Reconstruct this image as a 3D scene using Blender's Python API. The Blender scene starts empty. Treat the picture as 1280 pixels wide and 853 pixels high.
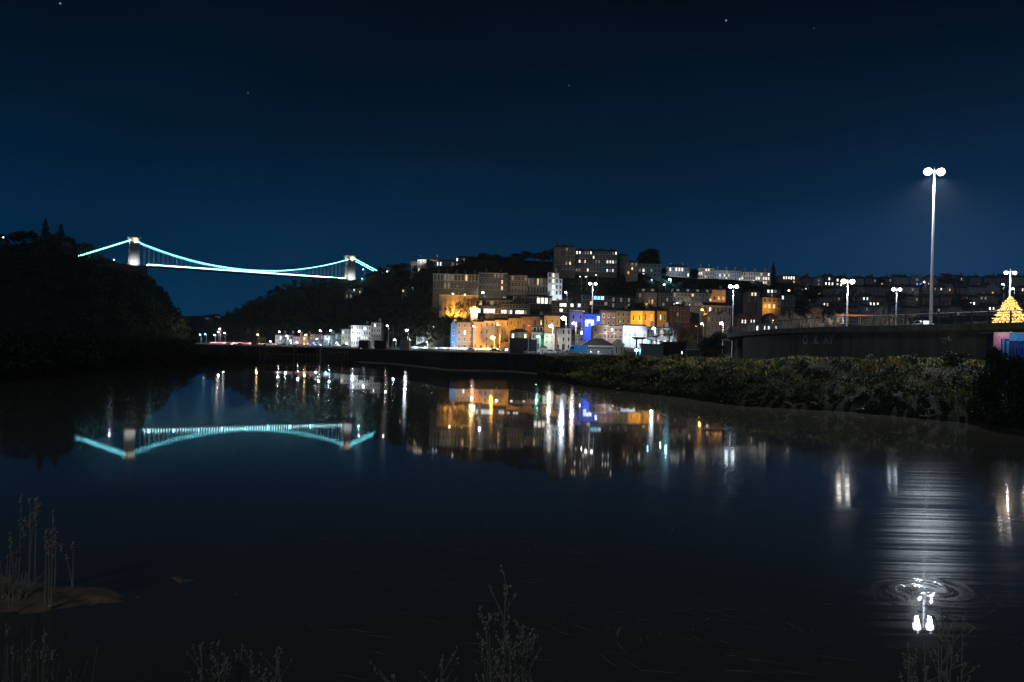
import bpy, math, random
import numpy as np
from mathutils import Vector, Matrix
R = random.Random(7)
NR = np.random.default_rng(11)
sc = bpy.context.scene
COL = sc.collection
pi = math.pi

# ------------------------------------------------------------------ camera geometry
S = 0.0245                      # the photograph is rolled by 1.4 degrees
NS = math.sqrt(1 + S * S)
CAMZ = 6.0
HAZE = .00008
def uv(px, py):
    dx, dy = px - 640.0, py - 426.5
    return (dx + S * dy) / NS, (dy - S * dx) / NS
def P(px, py, D):
    u, v = uv(px, py)
    return Vector((u / 1000 * D, D, CAMZ + (11.5 - v) / 1000 * D))
def elev(px, py):
    return 11.5 - uv(px, py)[1]

# ------------------------------------------------------------------ terrain functions
def itp(x, t):
    return float(np.interp(x, [a for a, _ in t], [b for _, b in t]))
D0T = [(235,560),(330,500),(440,450),(480,420),(560,385),(620,372),(660,300),(720,266),(800,290),(880,330),(1700,330)]
D1T = [(235,1300),(330,1000),(400,930),(437,920),(480,760),(540,520),(560,458),(800,460),(880,520),(960,620),(1700,650)]
ERT = [(235,0),(255,2),(265,20),(280,27),(300,40),(320,52),(340,63),(360,70),(400,78),(437,82),(470,91),(500,96),(520,99),
       (560,103),(590,110),(600,113),(640,114),(690,112),(712,104),(770,102),(800,99),(860,96),(900,95),(1000,92),(1100,92),(1280,93),(1700,94)]
def noise2(x, y):
    return (math.sin(x*.071+1.3)*math.cos(y*.083+.4) + .5*math.sin(x*.19+y*.13) + .3*math.sin(x*.41-y*.37+2))
DMT = [(235,893),(330,725),(440,666),(480,573),(540,455),(560,420),(600,412),(640,412),(770,412),(810,395),(880,420),(960,460),(1700,474)]   # distance at an elevation of 45
def eD(q, e):
    d0, dm, d1 = itp(q, D0T), itp(q, DMT), itp(q, D1T)
    return d0+(dm-d0)*e/45 if e < 45 else dm+(d1-dm)*(e-45)/55
def De(q, D):
    d0, dm, d1 = itp(q, D0T), itp(q, DMT), itp(q, D1T)
    return 45*(D-d0)/(dm-d0) if D < dm else 45+55*(D-dm)/(d1-dm)
def Hq(q, D):
    d0, d1, er = itp(q, D0T), itp(q, D1T), itp(q, ERT)
    if D <= d0:
        t = max(0.0, 1 - (d0 - D) / 40)
        return 4.9 + 1.0 * t
    e = De(q, D)
    if e <= er:
        return 6 + e * D / 1000 - .1
    Dr = eD(q, er)
    return 6 + er * Dr / 1000 - .1 - (D - Dr) * .01
def H(x, D):
    return Hq(640 + 1000 * x / D, D)
def Dof(px, py):
    return eD(px, max(0, elev(px, py))) + 1.0

# ------------------------------------------------------------------ materials
MATS = {}
def mat(name, col, rough=.8, metal=0.0, var=.25, scale=1.5, spec=.3, bump=0.0, streak=1.0):
    if name in MATS: return MATS[name]
    m = bpy.data.materials.new(name); m.use_nodes = True
    nt = m.node_tree; b = nt.nodes['Principled BSDF']
    b.inputs['Roughness'].default_value = rough
    b.inputs['Metallic'].default_value = metal
    b.inputs['Specular IOR Level'].default_value = spec
    if var > 0:
        tc = nt.nodes.new('ShaderNodeTexCoord')
        nz = nt.nodes.new('ShaderNodeTexNoise'); nz.inputs['Scale'].default_value = scale
        nz.inputs['Detail'].default_value = 6; nz.inputs['Roughness'].default_value = .65
        mpn = nt.nodes.new('ShaderNodeMapping'); mpn.inputs['Scale'].default_value = (1, 1, streak)
        nt.links.new(tc.outputs['Object'], mpn.inputs[0]); nt.links.new(mpn.outputs[0], nz.inputs['Vector'])
        cr = nt.nodes.new('ShaderNodeValToRGB')
        cr.color_ramp.elements[0].position = .3; cr.color_ramp.elements[1].position = .7
        cr.color_ramp.elements[0].color = (*[c * (1 - var) for c in col], 1)
        cr.color_ramp.elements[1].color = (*[min(1, c * (1 + var)) for c in col], 1)
        nt.links.new(nz.outputs['Fac'], cr.inputs['Fac'])
        nt.links.new(cr.outputs['Color'], b.inputs['Base Color'])
        if bump > 0:
            bp = nt.nodes.new('ShaderNodeBump'); bp.inputs['Strength'].default_value = bump
            bp.inputs['Distance'].default_value = .1
            nt.links.new(nz.outputs['Fac'], bp.inputs['Height']); nt.links.new(bp.outputs['Normal'], b.inputs['Normal'])
    else:
        b.inputs['Base Color'].default_value = (*col, 1)
    MATS[name] = m
    return m
def emit(name, col, s):
    if name in MATS: return MATS[name]
    m = bpy.data.materials.new(name); m.use_nodes = True
    nt = m.node_tree; b = nt.nodes['Principled BSDF']
    b.inputs['Base Color'].default_value = (.02, .02, .02, 1)
    b.inputs['Emission Color'].default_value = (*col, 1); b.inputs['Emission Strength'].default_value = s
    m.cycles.emission_sampling = 'NONE'
    MATS[name] = m
    return m
def litpane(name, col, s):
    """a lit room behind glass: curtains and furniture break the light up"""
    if name in MATS: return MATS[name]
    m = emit(name, col, s); nt = m.node_tree; b = nt.nodes['Principled BSDF']
    tc = nt.nodes.new('ShaderNodeTexCoord'); nz = nt.nodes.new('ShaderNodeTexNoise'); nz.inputs['Scale'].default_value = 1.7
    oi = nt.nodes.new('ShaderNodeObjectInfo'); va = nt.nodes.new('ShaderNodeVectorMath'); va.operation = 'ADD'
    nt.links.new(tc.outputs['Object'], va.inputs[0]); nt.links.new(oi.outputs['Location'], va.inputs[1])
    nt.links.new(va.outputs[0], nz.inputs['Vector'])
    mr = nt.nodes.new('ShaderNodeMapRange'); mr.inputs[1].default_value = .35; mr.inputs[2].default_value = .65
    mr.inputs[3].default_value = .35 * s; mr.inputs[4].default_value = 1.3 * s
    nt.links.new(nz.outputs['Fac'], mr.inputs[0]); nt.links.new(mr.outputs[0], b.inputs['Emission Strength'])
    return m

STONE = mat('bath_stone', (.36, .30, .21), var=.2, scale=.6)
PALE = mat('pale_render', (.55, .52, .46), var=.12, scale=.5)
WHITE = mat('white_render', (.75, .75, .74), var=.08, scale=.5)
GREY = mat('grey_render', (.33, .35, .36), var=.15, scale=.5)
OCHRE = mat('ochre_render', (.42, .30, .13), var=.15, scale=.5)
PINK = mat('pink_render', (.52, .34, .28), var=.12, scale=.5)
BLUEW = mat('blue_wash_and_hull', (.12, .30, .55), var=.12, scale=.5)  # blue lamplight put into the wall colour; also plain hull paint
BRICK = mat('red_brick', (.22, .11, .07), var=.3, scale=2.5)
DSTONE = mat('dark_rubble_stone', (.13, .115, .10), var=.35, scale=1.2, bump=.3)
SLATE = mat('slate_roof', (.055, .06, .07), rough=.55, var=.3, scale=2)
TILE = mat('clay_tile_roof', (.16, .07, .045), var=.3, scale=3)
TRIM = mat('pale_stone_trim', (.5, .46, .38), var=.1)
WTRIM = mat('white_paint', (.72, .72, .70), var=.06)
GLASS = mat('dark_glass', (.015, .02, .025), rough=.08, var=0, spec=.6)
DOORM = mat('dark_painted_door', (.05, .06, .09), rough=.4, var=.1)
CONC = mat('weathered_concrete', (.27, .26, .235), var=.35, scale=.5, bump=.2)
DCONC = mat('stained_concrete', (.12, .115, .10), var=.65, scale=.6, bump=.2, streak=.15)
STEEL = mat('galvanised_steel', (.60, .62, .65), rough=.5, metal=.15, var=.03)
DSTEEL = mat('dark_painted_steel', (.05, .06, .065), rough=.5, var=.15)
TIMBER = mat('old_timber', (.14, .11, .08), var=.4, scale=3)
BLACKW = mat('black_timber_boards', (.03, .03, .03), var=.3, scale=2)
ASPH = mat('asphalt', (.05, .05, .052), rough=.85, var=.2, scale=.8)
EARTH = mat('dark_earth', (.028, .028, .02), rough=.95, var=.4, scale=.15, spec=.04)
MUD = mat('river_mud', (.40, .31, .22), rough=.75, var=.35, scale=2.2, bump=.8, spec=.1)
BANKM = mat('grassy_mud', (.036, .033, .02), rough=.9, var=.5, scale=.5, bump=.6, spec=.04)
LEAF = [mat('leaf_dark', (.030, .045, .018), var=.3, scale=.3), mat('leaf_mid', (.05, .07, .026), var=.3, scale=.3), mat('leaf_olive', (.075, .08, .032), var=.3, scale=.3)]
GRASS = [mat('grass_green', (.15, .17, .045), var=.3, scale=.4), mat('grass_straw', (.33, .25, .08), var=.3, scale=.4), mat('grass_dark', (.04, .05, .02), var=.3, scale=.4)]
BARK = mat('bark', (.11, .085, .06), var=.35, scale=3)
PBARK = mat('pale_bark', (.22, .18, .13), var=.3, scale=3)
STRAWM = mat('dead_stem', (.60, .54, .43), var=.25, scale=6)
SEEDM = mat('seed_head', (.66, .61, .52), var=.35, scale=9)

WIN = {'w': litpane('lit_window_white', (1, .93, .80), 2.4), 'y': litpane('lit_window_warm', (1, .72, .34), 1.6), 'o': litpane('lit_window_amber', (1, .45, .10), 1.3),
       'b': litpane('lit_window_cool', (.70, .85, 1), 2.2), 'c': litpane('lit_window_cyan', (.25, .8, 1), 2.2), 'd': litpane('lit_window_dim', (1, .85, .65), .25),
       'v': litpane('lit_window_blue', (.12, .25, 1), 2.0), 'W': litpane('lit_window_bright', (1, .96, .9), 5.0)}
LENS = {}
def lens(col, s):
    k = (col, s)
    if k not in LENS: LENS[k] = emit('lamp_lens_%d' % len(LENS), col, s)
    return LENS[k]
CW, CC, CO, CY, CWM, CG, CP, CB = (1, .95, .90), (.74, .87, 1), (1, .42, .05), (.30, .82, 1), (1, .72, .38), (.20, 1, .66), (.50, .32, 1), (.03, .13, 1)

# ------------------------------------------------------------------ mesh builder
class MB:
    def __init__(s): s.v = []; s.f = []; s.m = []
    def add(s, vs, fs, mi=0):
        n = len(s.v); s.v += [tuple(a) for a in vs]
        for f in fs: s.f.append([n + i for i in f]); s.m.append(mi)
        return s
    def box(s, x0, x1, y0, y1, z0, z1, mi=0):
        v = [(x0,y0,z0),(x1,y0,z0),(x1,y1,z0),(x0,y1,z0),(x0,y0,z1),(x1,y0,z1),(x1,y1,z1),(x0,y1,z1)]
        return s.add(v, [(3,2,1,0),(4,5,6,7),(0,1,5,4),(1,2,6,5),(2,3,7,6),(3,0,4,7)], mi)
    def frust(s, a, za, b, zb, mi=0):       # a,b = (x0,x1,y0,y1)
        v = [(a[0],a[2],za),(a[1],a[2],za),(a[1],a[3],za),(a[0],a[3],za),(b[0],b[2],zb),(b[1],b[2],zb),(b[1],b[3],zb),(b[0],b[3],zb)]
        return s.add(v, [(3,2,1,0),(4,5,6,7),(0,1,5,4),(1,2,6,5),(2,3,7,6),(3,0,4,7)], mi)
    def tube(s, p0, p1, r0, r1=None, n=6, mi=0, cap=True):
        r1 = r0 if r1 is None else r1
        p0, p1 = Vector(p0), Vector(p1); d = (p1 - p0)
        if d.length < 1e-6: return s
        d.normalize(); a = d.orthogonal().normalized(); b = d.cross(a)
        vs = []
        for p, r in ((p0, r0), (p1, r1)):
            for i in range(n):
                t = 2 * pi * i / n; vs.append(p + (a * math.cos(t) + b * math.sin(t)) * r)
        fs = [(i, (i+1) % n, n + (i+1) % n, n + i) for i in range(n)]
        if cap: fs += [tuple(range(n-1, -1, -1)), tuple(range(n, 2*n))]
        return s.add(vs, fs, mi)
    def path(s, pts, r, n=6, mi=0):
        for a, b in zip(pts[:-1], pts[1:]): s.tube(a, b, r, r, n, mi)
        return s
    def prism(s, poly, y0, y1, mi=0):       # polygon in xz, extruded in y
        n = len(poly); vs = [(x, y0, z) for x, z in poly] + [(x, y1, z) for x, z in poly]
        fs = [tuple(range(n)), tuple(range(2*n-1, n-1, -1))] + [(i, n+i, n+(i+1) % n, (i+1) % n) for i in range(n)]
        return s.add(vs, fs, mi)
    def xprism(s, poly, x0, x1, mi=0):      # polygon in yz, extruded in x
        n = len(poly); vs = [(x0, y, z) for y, z in poly] + [(x1, y, z) for y, z in poly]
        fs = [tuple(range(n-1, -1, -1)), tuple(range(n, 2*n))] + [(i, (i+1) % n, n+(i+1) % n, n+i) for i in range(n)]
        return s.add(vs, fs, mi)
    def ball(s, c, r, mi=0, nu=8, nv=5, sq=(1,1,1)):
        c = Vector(c); vs = [c + Vector((0,0,-r*sq[2]))]
        for j in range(1, nv):
            ph = -pi/2 + pi*j/nv
            for i in range(nu):
                t = 2*pi*i/nu; vs.append(c + Vector((r*sq[0]*math.cos(ph)*math.cos(t), r*sq[1]*math.cos(ph)*math.sin(t), r*sq[2]*math.sin(ph))))
        vs.append(c + Vector((0,0,r*sq[2]))); fs = []
        for i in range(nu): fs.append((0, 1+(i+1) % nu, 1+i))
        for j in range(nv-2):
            for i in range(nu):
                a = 1+j*nu; fs.append((a+i, a+(i+1) % nu, a+nu+(i+1) % nu, a+nu+i))
        a = 1+(nv-2)*nu; k = len(vs)-1
        for i in range(nu): fs.append((a+i, a+(i+1) % nu, k))
        return s.add(vs, fs, mi)
    def mesh(s, name, mats):
        me = bpy.data.meshes.new(name); me.from_pydata(s.v, [], s.f)
        for m in (mats if isinstance(mats, (list, tuple)) else [mats]): me.materials.append(m)
        if any(s.m): me.polygons.foreach_set('material_index', s.m)
        me.update(); return me
    def build(s, name, mats, parent=None, loc=(0,0,0), rz=0):
        return obj(name, s.mesh(name, mats), parent, loc, rz)
def obj(name, me, parent=None, loc=(0,0,0), rz=0):
    o = bpy.data.objects.new(name, me); COL.objects.link(o)
    o.location = loc; o.rotation_euler = (0, 0, rz)
    if parent: o.parent = parent
    return o
def empty(name, loc=(0,0,0), rz=0):
    o = bpy.data.objects.new(name, None); COL.objects.link(o); o.location = loc; o.rotation_euler = (0,0,rz); o.empty_display_size = .3
    return o
def tag(o, label, cat, group=None):
    o['label'] = label; o['category'] = cat
    if group: o['group'] = group
    return o
def struct(o): o['kind'] = 'structure'; return o
def stuff(o): o['kind'] = 'stuff'; return o
def copy_tree(o, parent=None):
    c = o.copy(); COL.objects.link(c); c.parent = parent
    for ch in list(o.children): copy_tree(ch, c)
    return c
def quads(name, V, mats, mi):
    """V: (n,4,3) numpy quads -> one mesh"""
    n = len(V); me = bpy.data.meshes.new(name)
    me.vertices.add(4*n); me.vertices.foreach_set('co', V.reshape(-1).astype(np.float32))
    me.loops.add(4*n); me.loops.foreach_set('vertex_index', np.arange(4*n, dtype=np.int32))
    me.polygons.add(n); me.polygons.foreach_set('loop_start', np.arange(0, 4*n, 4, dtype=np.int32))
    me.polygons.foreach_set('loop_total', np.full(n, 4, dtype=np.int32))
    for m in mats: me.materials.append(m)
    me.polygons.foreach_set('material_index', np.asarray(mi, dtype=np.int32))
    me.update(calc_edges=True); me.validate()
    return me
def leafquads(C, size):
    n = len(C)
    a = NR.normal(size=(n,3)); a /= np.linalg.norm(a, axis=1, keepdims=True)
    b = NR.normal(size=(n,3)); b -= a*(a*b).sum(1, keepdims=True); b /= np.linalg.norm(b, axis=1, keepdims=True)
    s = size*(.6+.8*NR.random((n,1)))
    a *= s; b *= s*(.5+.5*NR.random((n,1)))
    return np.stack([C-a*.5, C+b*.5-a*.1, C+a*.5, C-b*.5+a*.1], axis=1)

# ------------------------------------------------------------------ world, fill light, camera
w = bpy.data.worlds.new("World"); sc.world = w; w.use_nodes = True
nt = w.node_tree; bg = nt.nodes['Background']
tc = nt.nodes.new('ShaderNodeTexCoord'); sx = nt.nodes.new('ShaderNodeSeparateXYZ')
nt.links.new(tc.outputs['Generated'], sx.inputs[0])
cr = nt.nodes.new('ShaderNodeValToRGB'); els = cr.color_ramp.elements
els[0].position = 0; els[0].color = (.0009, .026, .072, 1)
els[1].position = 1; els[1].color = (.0008, .0018, .0035, 1)
for p_, c_ in ((.07, (.0008, .0205, .057)), (.16, (.0006, .0125, .036)), (.25, (.0006, .0068, .0185)), (.40, (.0008, .0030, .0068))):
    e = els.new(p_); e.color = (*c_, 1)
nt.links.new(sx.outputs['Z'], cr.inputs['Fac'])
ax = nt.nodes.new('ShaderNodeMapRange'); ax.inputs[1].default_value = .08; ax.inputs[2].default_value = .5; ax.inputs[3].default_value = 0; ax.inputs[4].default_value = 1
nt.links.new(sx.outputs['X'], ax.inputs[0])
az = nt.nodes.new('ShaderNodeMapRange'); az.inputs[1].default_value = 0; az.inputs[2].default_value = .34; az.inputs[3].default_value = 1; az.inputs[4].default_value = .0
nt.links.new(sx.outputs['Z'], az.inputs[0])
mu = nt.nodes.new('ShaderNodeMath'); mu.operation = 'MULTIPLY'; nt.links.new(ax.outputs[0], mu.inputs[0]); nt.links.new(az.outputs[0], mu.inputs[1])
addc = nt.nodes.new('ShaderNodeMix'); addc.data_type = 'RGBA'; addc.blend_type = 'ADD'
nt.links.new(mu.outputs[0], addc.inputs[0]); nt.links.new(cr.outputs[0], addc.inputs[6]); addc.inputs[7].default_value = (.0055, .013, .034, 1)
# thin cloud unevenness
cn = nt.nodes.new('ShaderNodeTexNoise'); cn.inputs['Scale'].default_value = 3.5; cn.inputs['Detail'].default_value = 4
mp = nt.nodes.new('ShaderNodeMapping'); mp.inputs['Scale'].default_value = (1, 1, 4); nt.links.new(tc.outputs['Generated'], mp.inputs[0]); nt.links.new(mp.outputs[0], cn.inputs['Vector'])
cm = nt.nodes.new('ShaderNodeMapRange'); cm.inputs[1].default_value = .3; cm.inputs[2].default_value = .7; cm.inputs[3].default_value = .86; cm.inputs[4].default_value = 1.14
nt.links.new(cn.outputs['Fac'], cm.inputs[0])
mc = nt.nodes.new('ShaderNodeMix'); mc.data_type = 'RGBA'; mc.blend_type = 'MULTIPLY'; mc.inputs[0].default_value = 1
nt.links.new(addc.outputs[2], mc.inputs[6]); nt.links.new(cm.outputs[0], mc.inputs[7])
# a few faint stars
vo = nt.nodes.new('ShaderNodeTexVoronoi'); vo.inputs['Scale'].default_value = 30
nt.links.new(tc.outputs['Generated'], vo.inputs['Vector'])
st = nt.nodes.new('ShaderNodeMath'); st.operation = 'LESS_THAN'; st.inputs[1].default_value = .034; nt.links.new(vo.outputs['Distance'], st.inputs[0])
sr = nt.nodes.new('ShaderNodeSeparateColor'); nt.links.new(vo.outputs['Color'], sr.inputs[0])
sb = nt.nodes.new('ShaderNodeMath'); sb.operation = 'POWER'; sb.inputs[1].default_value = 6; nt.links.new(sr.outputs[0], sb.inputs[0])
sm = nt.nodes.new('ShaderNodeMath'); sm.operation = 'MULTIPLY'; nt.links.new(st.outputs[0], sm.inputs[0]); nt.links.new(sb.outputs[0], sm.inputs[1])
sa = nt.nodes.new('ShaderNodeMix'); sa.data_type = 'RGBA'; sa.blend_type = 'ADD'; nt.links.new(sm.outputs[0], sa.inputs[0])
nt.links.new(mc.outputs[2], sa.inputs[6]); sa.inputs[7].default_value = (.16, .22, .28, 1)
nt.links.new(sa.outputs[2], bg.inputs['Color']); bg.inputs['Strength'].default_value = 1.28

night_fill = bpy.data.lights.new('night_fill', 'SUN'); night_fill.energy = .18; night_fill.angle = math.radians(14); night_fill.color = (.80, .88, 1)  # weak wide sun added as fill from behind the camera
mo = bpy.data.objects.new('night_fill', night_fill); COL.objects.link(mo)
mo.rotation_euler = Vector((.45, .75, -.55)).to_track_quat('-Z', 'Y').to_euler()

cam = bpy.data.cameras.new('camera'); co = bpy.data.objects.new('camera', cam); COL.objects.link(co)
cam.sensor_width = 36; cam.lens = 36 * 1000 / 1280; cam.clip_start = .3; cam.clip_end = 9000
c_, s_ = 1/NS, S/NS
co.matrix_world = Matrix(((c_, -s_, 0, 0), (0, 0, -1, 0), (s_, c_, 0, CAMZ), (0, 0, 0, 1)))
cam.shift_y = 11.5 * c_ / 1280; cam.shift_x = 11.5 * s_ / 1280
sc.camera = co
sc.view_settings.view_transform = 'Standard'; sc.view_settings.look = 'None'; sc.view_settings.exposure = 0; sc.view_settings.gamma = 1
sc.view_settings.use_curve_mapping = False
cy = sc.cycles
cy.use_denoising = True; cy.max_bounces = 5; cy.diffuse_bounces = 2; cy.glossy_bounces = 4; cy.transmission_bounces = 2; cy.transparent_max_bounces = 4
cy.sample_clamp_indirect = 6; cy.caustics_reflective = False; cy.caustics_refractive = False
cy.use_adaptive_sampling = False
cy.volume_bounces = 1

# ------------------------------------------------------------------ ground
def grid(name, cols, m):
    nr = len(cols[0]); vs = [p for c in cols for p in c]
    fs = [(i*nr+j, (i+1)*nr+j, (i+1)*nr+j+1, i*nr+j+1) for i in range(len(cols)-1) for j in range(nr-1)]
    mb = MB(); mb.v = vs; mb.f = fs; mb.m = [0]*len(fs)
    o = mb.build(name, m); o.data.polygons.foreach_set('use_smooth', [True]*len(fs))
    return struct(o)
QW = [(235,440),(300,360),(330,325),(400,345),(440,310),(490,290),(560,222),(640,226),(690,196)]        # foot of the quay
WLT = [(660,196),(690,172),(725,143),(770,128),(860,110),(920,96.6),(988,93),(1060,90),(1150,82.8),(1200,78.6),(1280,73.8),(1420,66),(1900,50)]
TPT = [(660,222),(690,220),(711,215),(770,190),(860,150),(930,130),(1000,125),(1100,118),(1200,112),(1280,108),(1420,98),(1900,80)]
TZT = [(660,4.3),(711,4.3),(770,5.0),(860,5.1),(930,5.0),(1000,5.6),(1100,5.75),(1200,5.9),(1900,6.0)]
def bankz(q, D):
    dw, dt, zt = itp(q, WLT), itp(q, TPT), itp(q, TZT)
    t = (D - dw) / (dt - dw)
    x = (q-640)/1000*D
    if t <= 0: return t * 12
    tt = min(1, t)
    z = zt * (tt ** .62)
    amp = 4*tt*(1-tt)
    lump = .40*math.sin(x*.35+D*.22) + .32*math.sin(x*.83-D*.45+1.2) + .25*math.sin(D*.9+x*.2+.7) + .2*math.sin(x*1.9+D*1.3)
    ridge = .8*math.sin(tt*13 + x*.11 + 1.6*math.sin(x*.063)) + .3*math.sin(tt*24 - x*.17 + math.sin(x*.21))
    return z + (lump*(.25+.75*amp)*.9 + ridge*amp)*min(1, t*8)
def groundz(q, D):
    """town ground, with the river bank in front of it on the right"""
    if q >= 672:
        dt = itp(q, TPT)
        if D < dt: return bankz(q, D)
        k = min(1, (D-dt)/20); return bankz(q, dt)*(1-k) + Hq(q, D)*k
    return Hq(q, D)
cols = []
for q in range(672, 1721, 4):
    dw, dt = itp(q, WLT), itp(q, TPT)
    col = []
    for i in range(64):
        D = dw - 3 + (dt + 6 - dw + 3)*i/63
        col.append(((q-640)/1000*D, D, groundz(q, D) + .06*noise2(q*3.1, D*9)))
    cols.append(col)
grid('riverbank', cols, BANKM)
cols = []
for q in range(235, 1721, 6):
    d0, d1, er = itp(q, D0T), itp(q, D1T), itp(q, ERT)
    ds = itp(q, QW) if q < 672 else itp(q, TPT) + 5
    Dr = eD(q, er)
    L = list(np.linspace(ds, d0, 12)) + list(np.linspace(d0+3, max(Dr, d0+8), 46)) + [Dr+20, Dr+60, Dr+160, Dr+500]
    L = sorted(L)
    cols.append([((q-640)/1000*D, D, groundz(q, D) + (.35*noise2((q-640)/1000*D*.7, D*.7) if D > d0+6 else 0)) for D in L])
grid('town_hillside', cols, EARTH)
# left bank and the wooded side of the gorge
LW = [(-900,50),(-300,80),(0,105),(100,140),(200,183),(250,210),(330,254),(345,262)]
LR = [(-900,118),(0,116),(40,120),(60,124),(90,112),(110,99),(150,84),(170,79),(185,73),(205,50),(230,20),(246,0),(345,0)]
def Lz(q, D):
    dw, er = itp(q, LW), itp(q, LR)
    top = 4.6 if q < 240 else max(.3, 3.0*(1 - max(0, q-300)/46))
    t = (D-dw)/28
    if t < 0: return t*4
    z = top*min(1, t)**.6
    if q > 246:
        return z if D < dw+45 else z - (D-dw-45)*.12
    if D > 470:
        Dr = 735; k = min(1, (D-470)/(Dr-470)); zr = max(z, 6+er*Dr/1000)
        if D <= Dr: z = z + (zr-z)*(k**.85)
        else: z = zr if q < 175 else max(-2, zr-(D-Dr)*.6)
    return z
cols = []
for q in list(range(-900, 0, 30)) + list(range(0, 350, 5)):
    dw = itp(q, LW)
    L = list(dw + np.array([-4, -2, 0, 2, 5, 9, 14, 20, 28, 38, 50, 66, 90])) + list(np.linspace(max(dw+110, 420), 735, 34)) + [760, 800, 900, 1050]
    cols.append([((q-640)/1000*D, D, Lz(q, D) + .25*noise2(q*.9, D*.35)) for D in L])
grid('wooded_gorge_hill', cols, EARTH)
cols = []
for q in range(60, 480, 10):
    top = itp(q, [(60,20),(200,30),(240,33),(272,36),(300,30),(480,10)])
    cols.append([((q-640)/1000*D, D, z) for D, z in ((1500, 0), (1800, 6+top*1.2), (2200, 6+top*2.2+2*noise2(q*3, 1)), (2600, 6+top*1.8))])
grid('distant_hills', cols, EARTH)
# near bank, just under the frame
cols = []
for i in range(41):
    x = -22 + 44*i/40
    cols.append([(x, D, max(-.6, 4.3 - .80*(D-1.5) + .12*math.sin(x*1.7+D*2) + .08*math.sin(x*3.9-D))) for D in (-14, -6, -2, 0, 1, 1.8, 2.6, 3.4, 4.2, 5, 6, 7, 8.5)])
grid('near_bank', cols, BANKM)

# ------------------------------------------------------------------ water
wm = bpy.data.materials.new('river_water'); wm.use_nodes = True; nt = wm.node_tree
for n in list(nt.nodes): nt.nodes.remove(n)
def N(t, **k):
    n = nt.nodes.new(t)
    for a, b in k.items(): setattr(n, a, b)
    return n
L_ = nt.links.new
out = N('ShaderNodeOutputMaterial'); geo = N('ShaderNodeNewGeometry'); sep = N('ShaderNodeSeparateXYZ'); L_(geo.outputs['Position'], sep.inputs[0])
def math_(op, a, b=None, c=None):
    n = N('ShaderNodeMath', operation=op)
    for i, v in enumerate((a, b, c)):
        if v is None: continue
        if isinstance(v, (int, float)): n.inputs[i].default_value = v
        else: L_(v, n.inputs[i])
    return n.outputs[0]
def rng(x, a, b, c, d, smooth=False):
    n = N('ShaderNodeMapRange'); n.interpolation_type = 'SMOOTHSTEP' if smooth else 'LINEAR'
    L_(x, n.inputs[0])
    for i, v in enumerate((a, b, c, d)): n.inputs[i+1].default_value = v
    return n.outputs[0]
X, Y = sep.outputs['X'], sep.outputs['Y']
# eddies: rotate the sampling point about each eddy's centre, more towards the middle
def eddy(vec, cx, cy, rad, turns):
    sub = N('ShaderNodeVectorMath', operation='SUBTRACT'); L_(vec, sub.inputs[0]); sub.inputs[1].default_value = (cx, cy, 0)
    ln = N('ShaderNodeVectorMath', operation='LENGTH'); L_(sub.outputs[0], ln.inputs[0])
    k = rng(ln.outputs['Value'], 0, rad, turns, 0, True)
    vr = N('ShaderNodeVectorRotate', rotation_type='Z_AXIS'); L_(vec, vr.inputs['Vector']); vr.inputs['Center'].default_value = (cx, cy, 0); L_(k, vr.inputs['Angle'])
    return vr.outputs[0], ln.outputs['Value']
vec = geo.outputs['Position']
E = []
for px, py, rad, tr in ((1157,738,1.6,5.0), (690,655,7,4.0), (725,772,2.0,6.0), (930,790,2.6,5.0)):
    p = uv(px, py); D = 6000/(p[1]-11.5)
    vec, ln = eddy(vec, p[0]/1000*D, D, rad, tr); E.append(ln)
mpg = N('ShaderNodeMapping'); mpg.inputs['Scale'].default_value = (.045, 3.2, 1); mpg.inputs['Rotation'].default_value = (0, 0, .10); L_(vec, mpg.inputs[0])
n1 = N('ShaderNodeTexNoise'); n1.inputs['Scale'].default_value = 1.0; n1.inputs['Detail'].default_value = 5; n1.inputs['Roughness'].default_value = .6; L_(mpg.outputs[0], n1.inputs['Vector'])
mp2 = N('ShaderNodeMapping'); mp2.inputs['Scale'].default_value = (.10, .16, 1); L_(geo.outputs['Position'], mp2.inputs[0])
n2 = N('ShaderNodeTexNoise'); n2.inputs['Scale'].default_value = 1.0; n2.inputs['Detail'].default_value = 2; L_(mp2.outputs[0], n2.inputs['Vector'])
# current: rippled water on the right, glassy water elsewhere
right = rng(X, 4.0, 16.0, 0, 1, True); nearD = rng(Y, 15, 23, 0, 1, True); farD = rng(Y, 62, 36, 0, 1, True)
cur = math_('MULTIPLY', right, math_('MULTIPLY', nearD, farD))
st1 = rng(n1.outputs['Fac'], .40, .66, 0, 1, True)
cur_s = math_('MULTIPLY', cur, math_('MULTIPLY_ADD', st1, .92, .08))
spin = rng(E[0], .3, 1.15, 1, 0, True)
bumpamt = math_('MULTIPLY', cur, .06)
bumpamt = math_('ADD', bumpamt, math_('MULTIPLY', rng(Y, 18.5, 27, .0015, .012, True), rng(Y, 30, 90, 1, .25)))
b1 = N('ShaderNodeBump'); b1.inputs['Distance'].default_value = .05; L_(n1.outputs['Fac'], b1.inputs['Height']); L_(bumpamt, b1.inputs['Strength'])
mp3 = N('ShaderNodeMapping'); mp3.inputs['Scale'].default_value = (.14, 13, 1); L_(vec, mp3.inputs[0])
n3 = N('ShaderNodeTexNoise'); n3.inputs['Scale'].default_value = 1.0; n3.inputs['Detail'].default_value = 4; L_(mp3.outputs[0], n3.inputs['Vector'])
b3 = N('ShaderNodeBump'); b3.inputs['Distance'].default_value = .012; L_(n3.outputs['Fac'], b3.inputs['Height']); L_(b1.outputs[0], b3.inputs['Normal'])
L_(math_('MULTIPLY', math_('MULTIPLY', spin, rng(Y, 19.6, 20.3, 0, 1, True)), .17), b3.inputs['Strength'])
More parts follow.
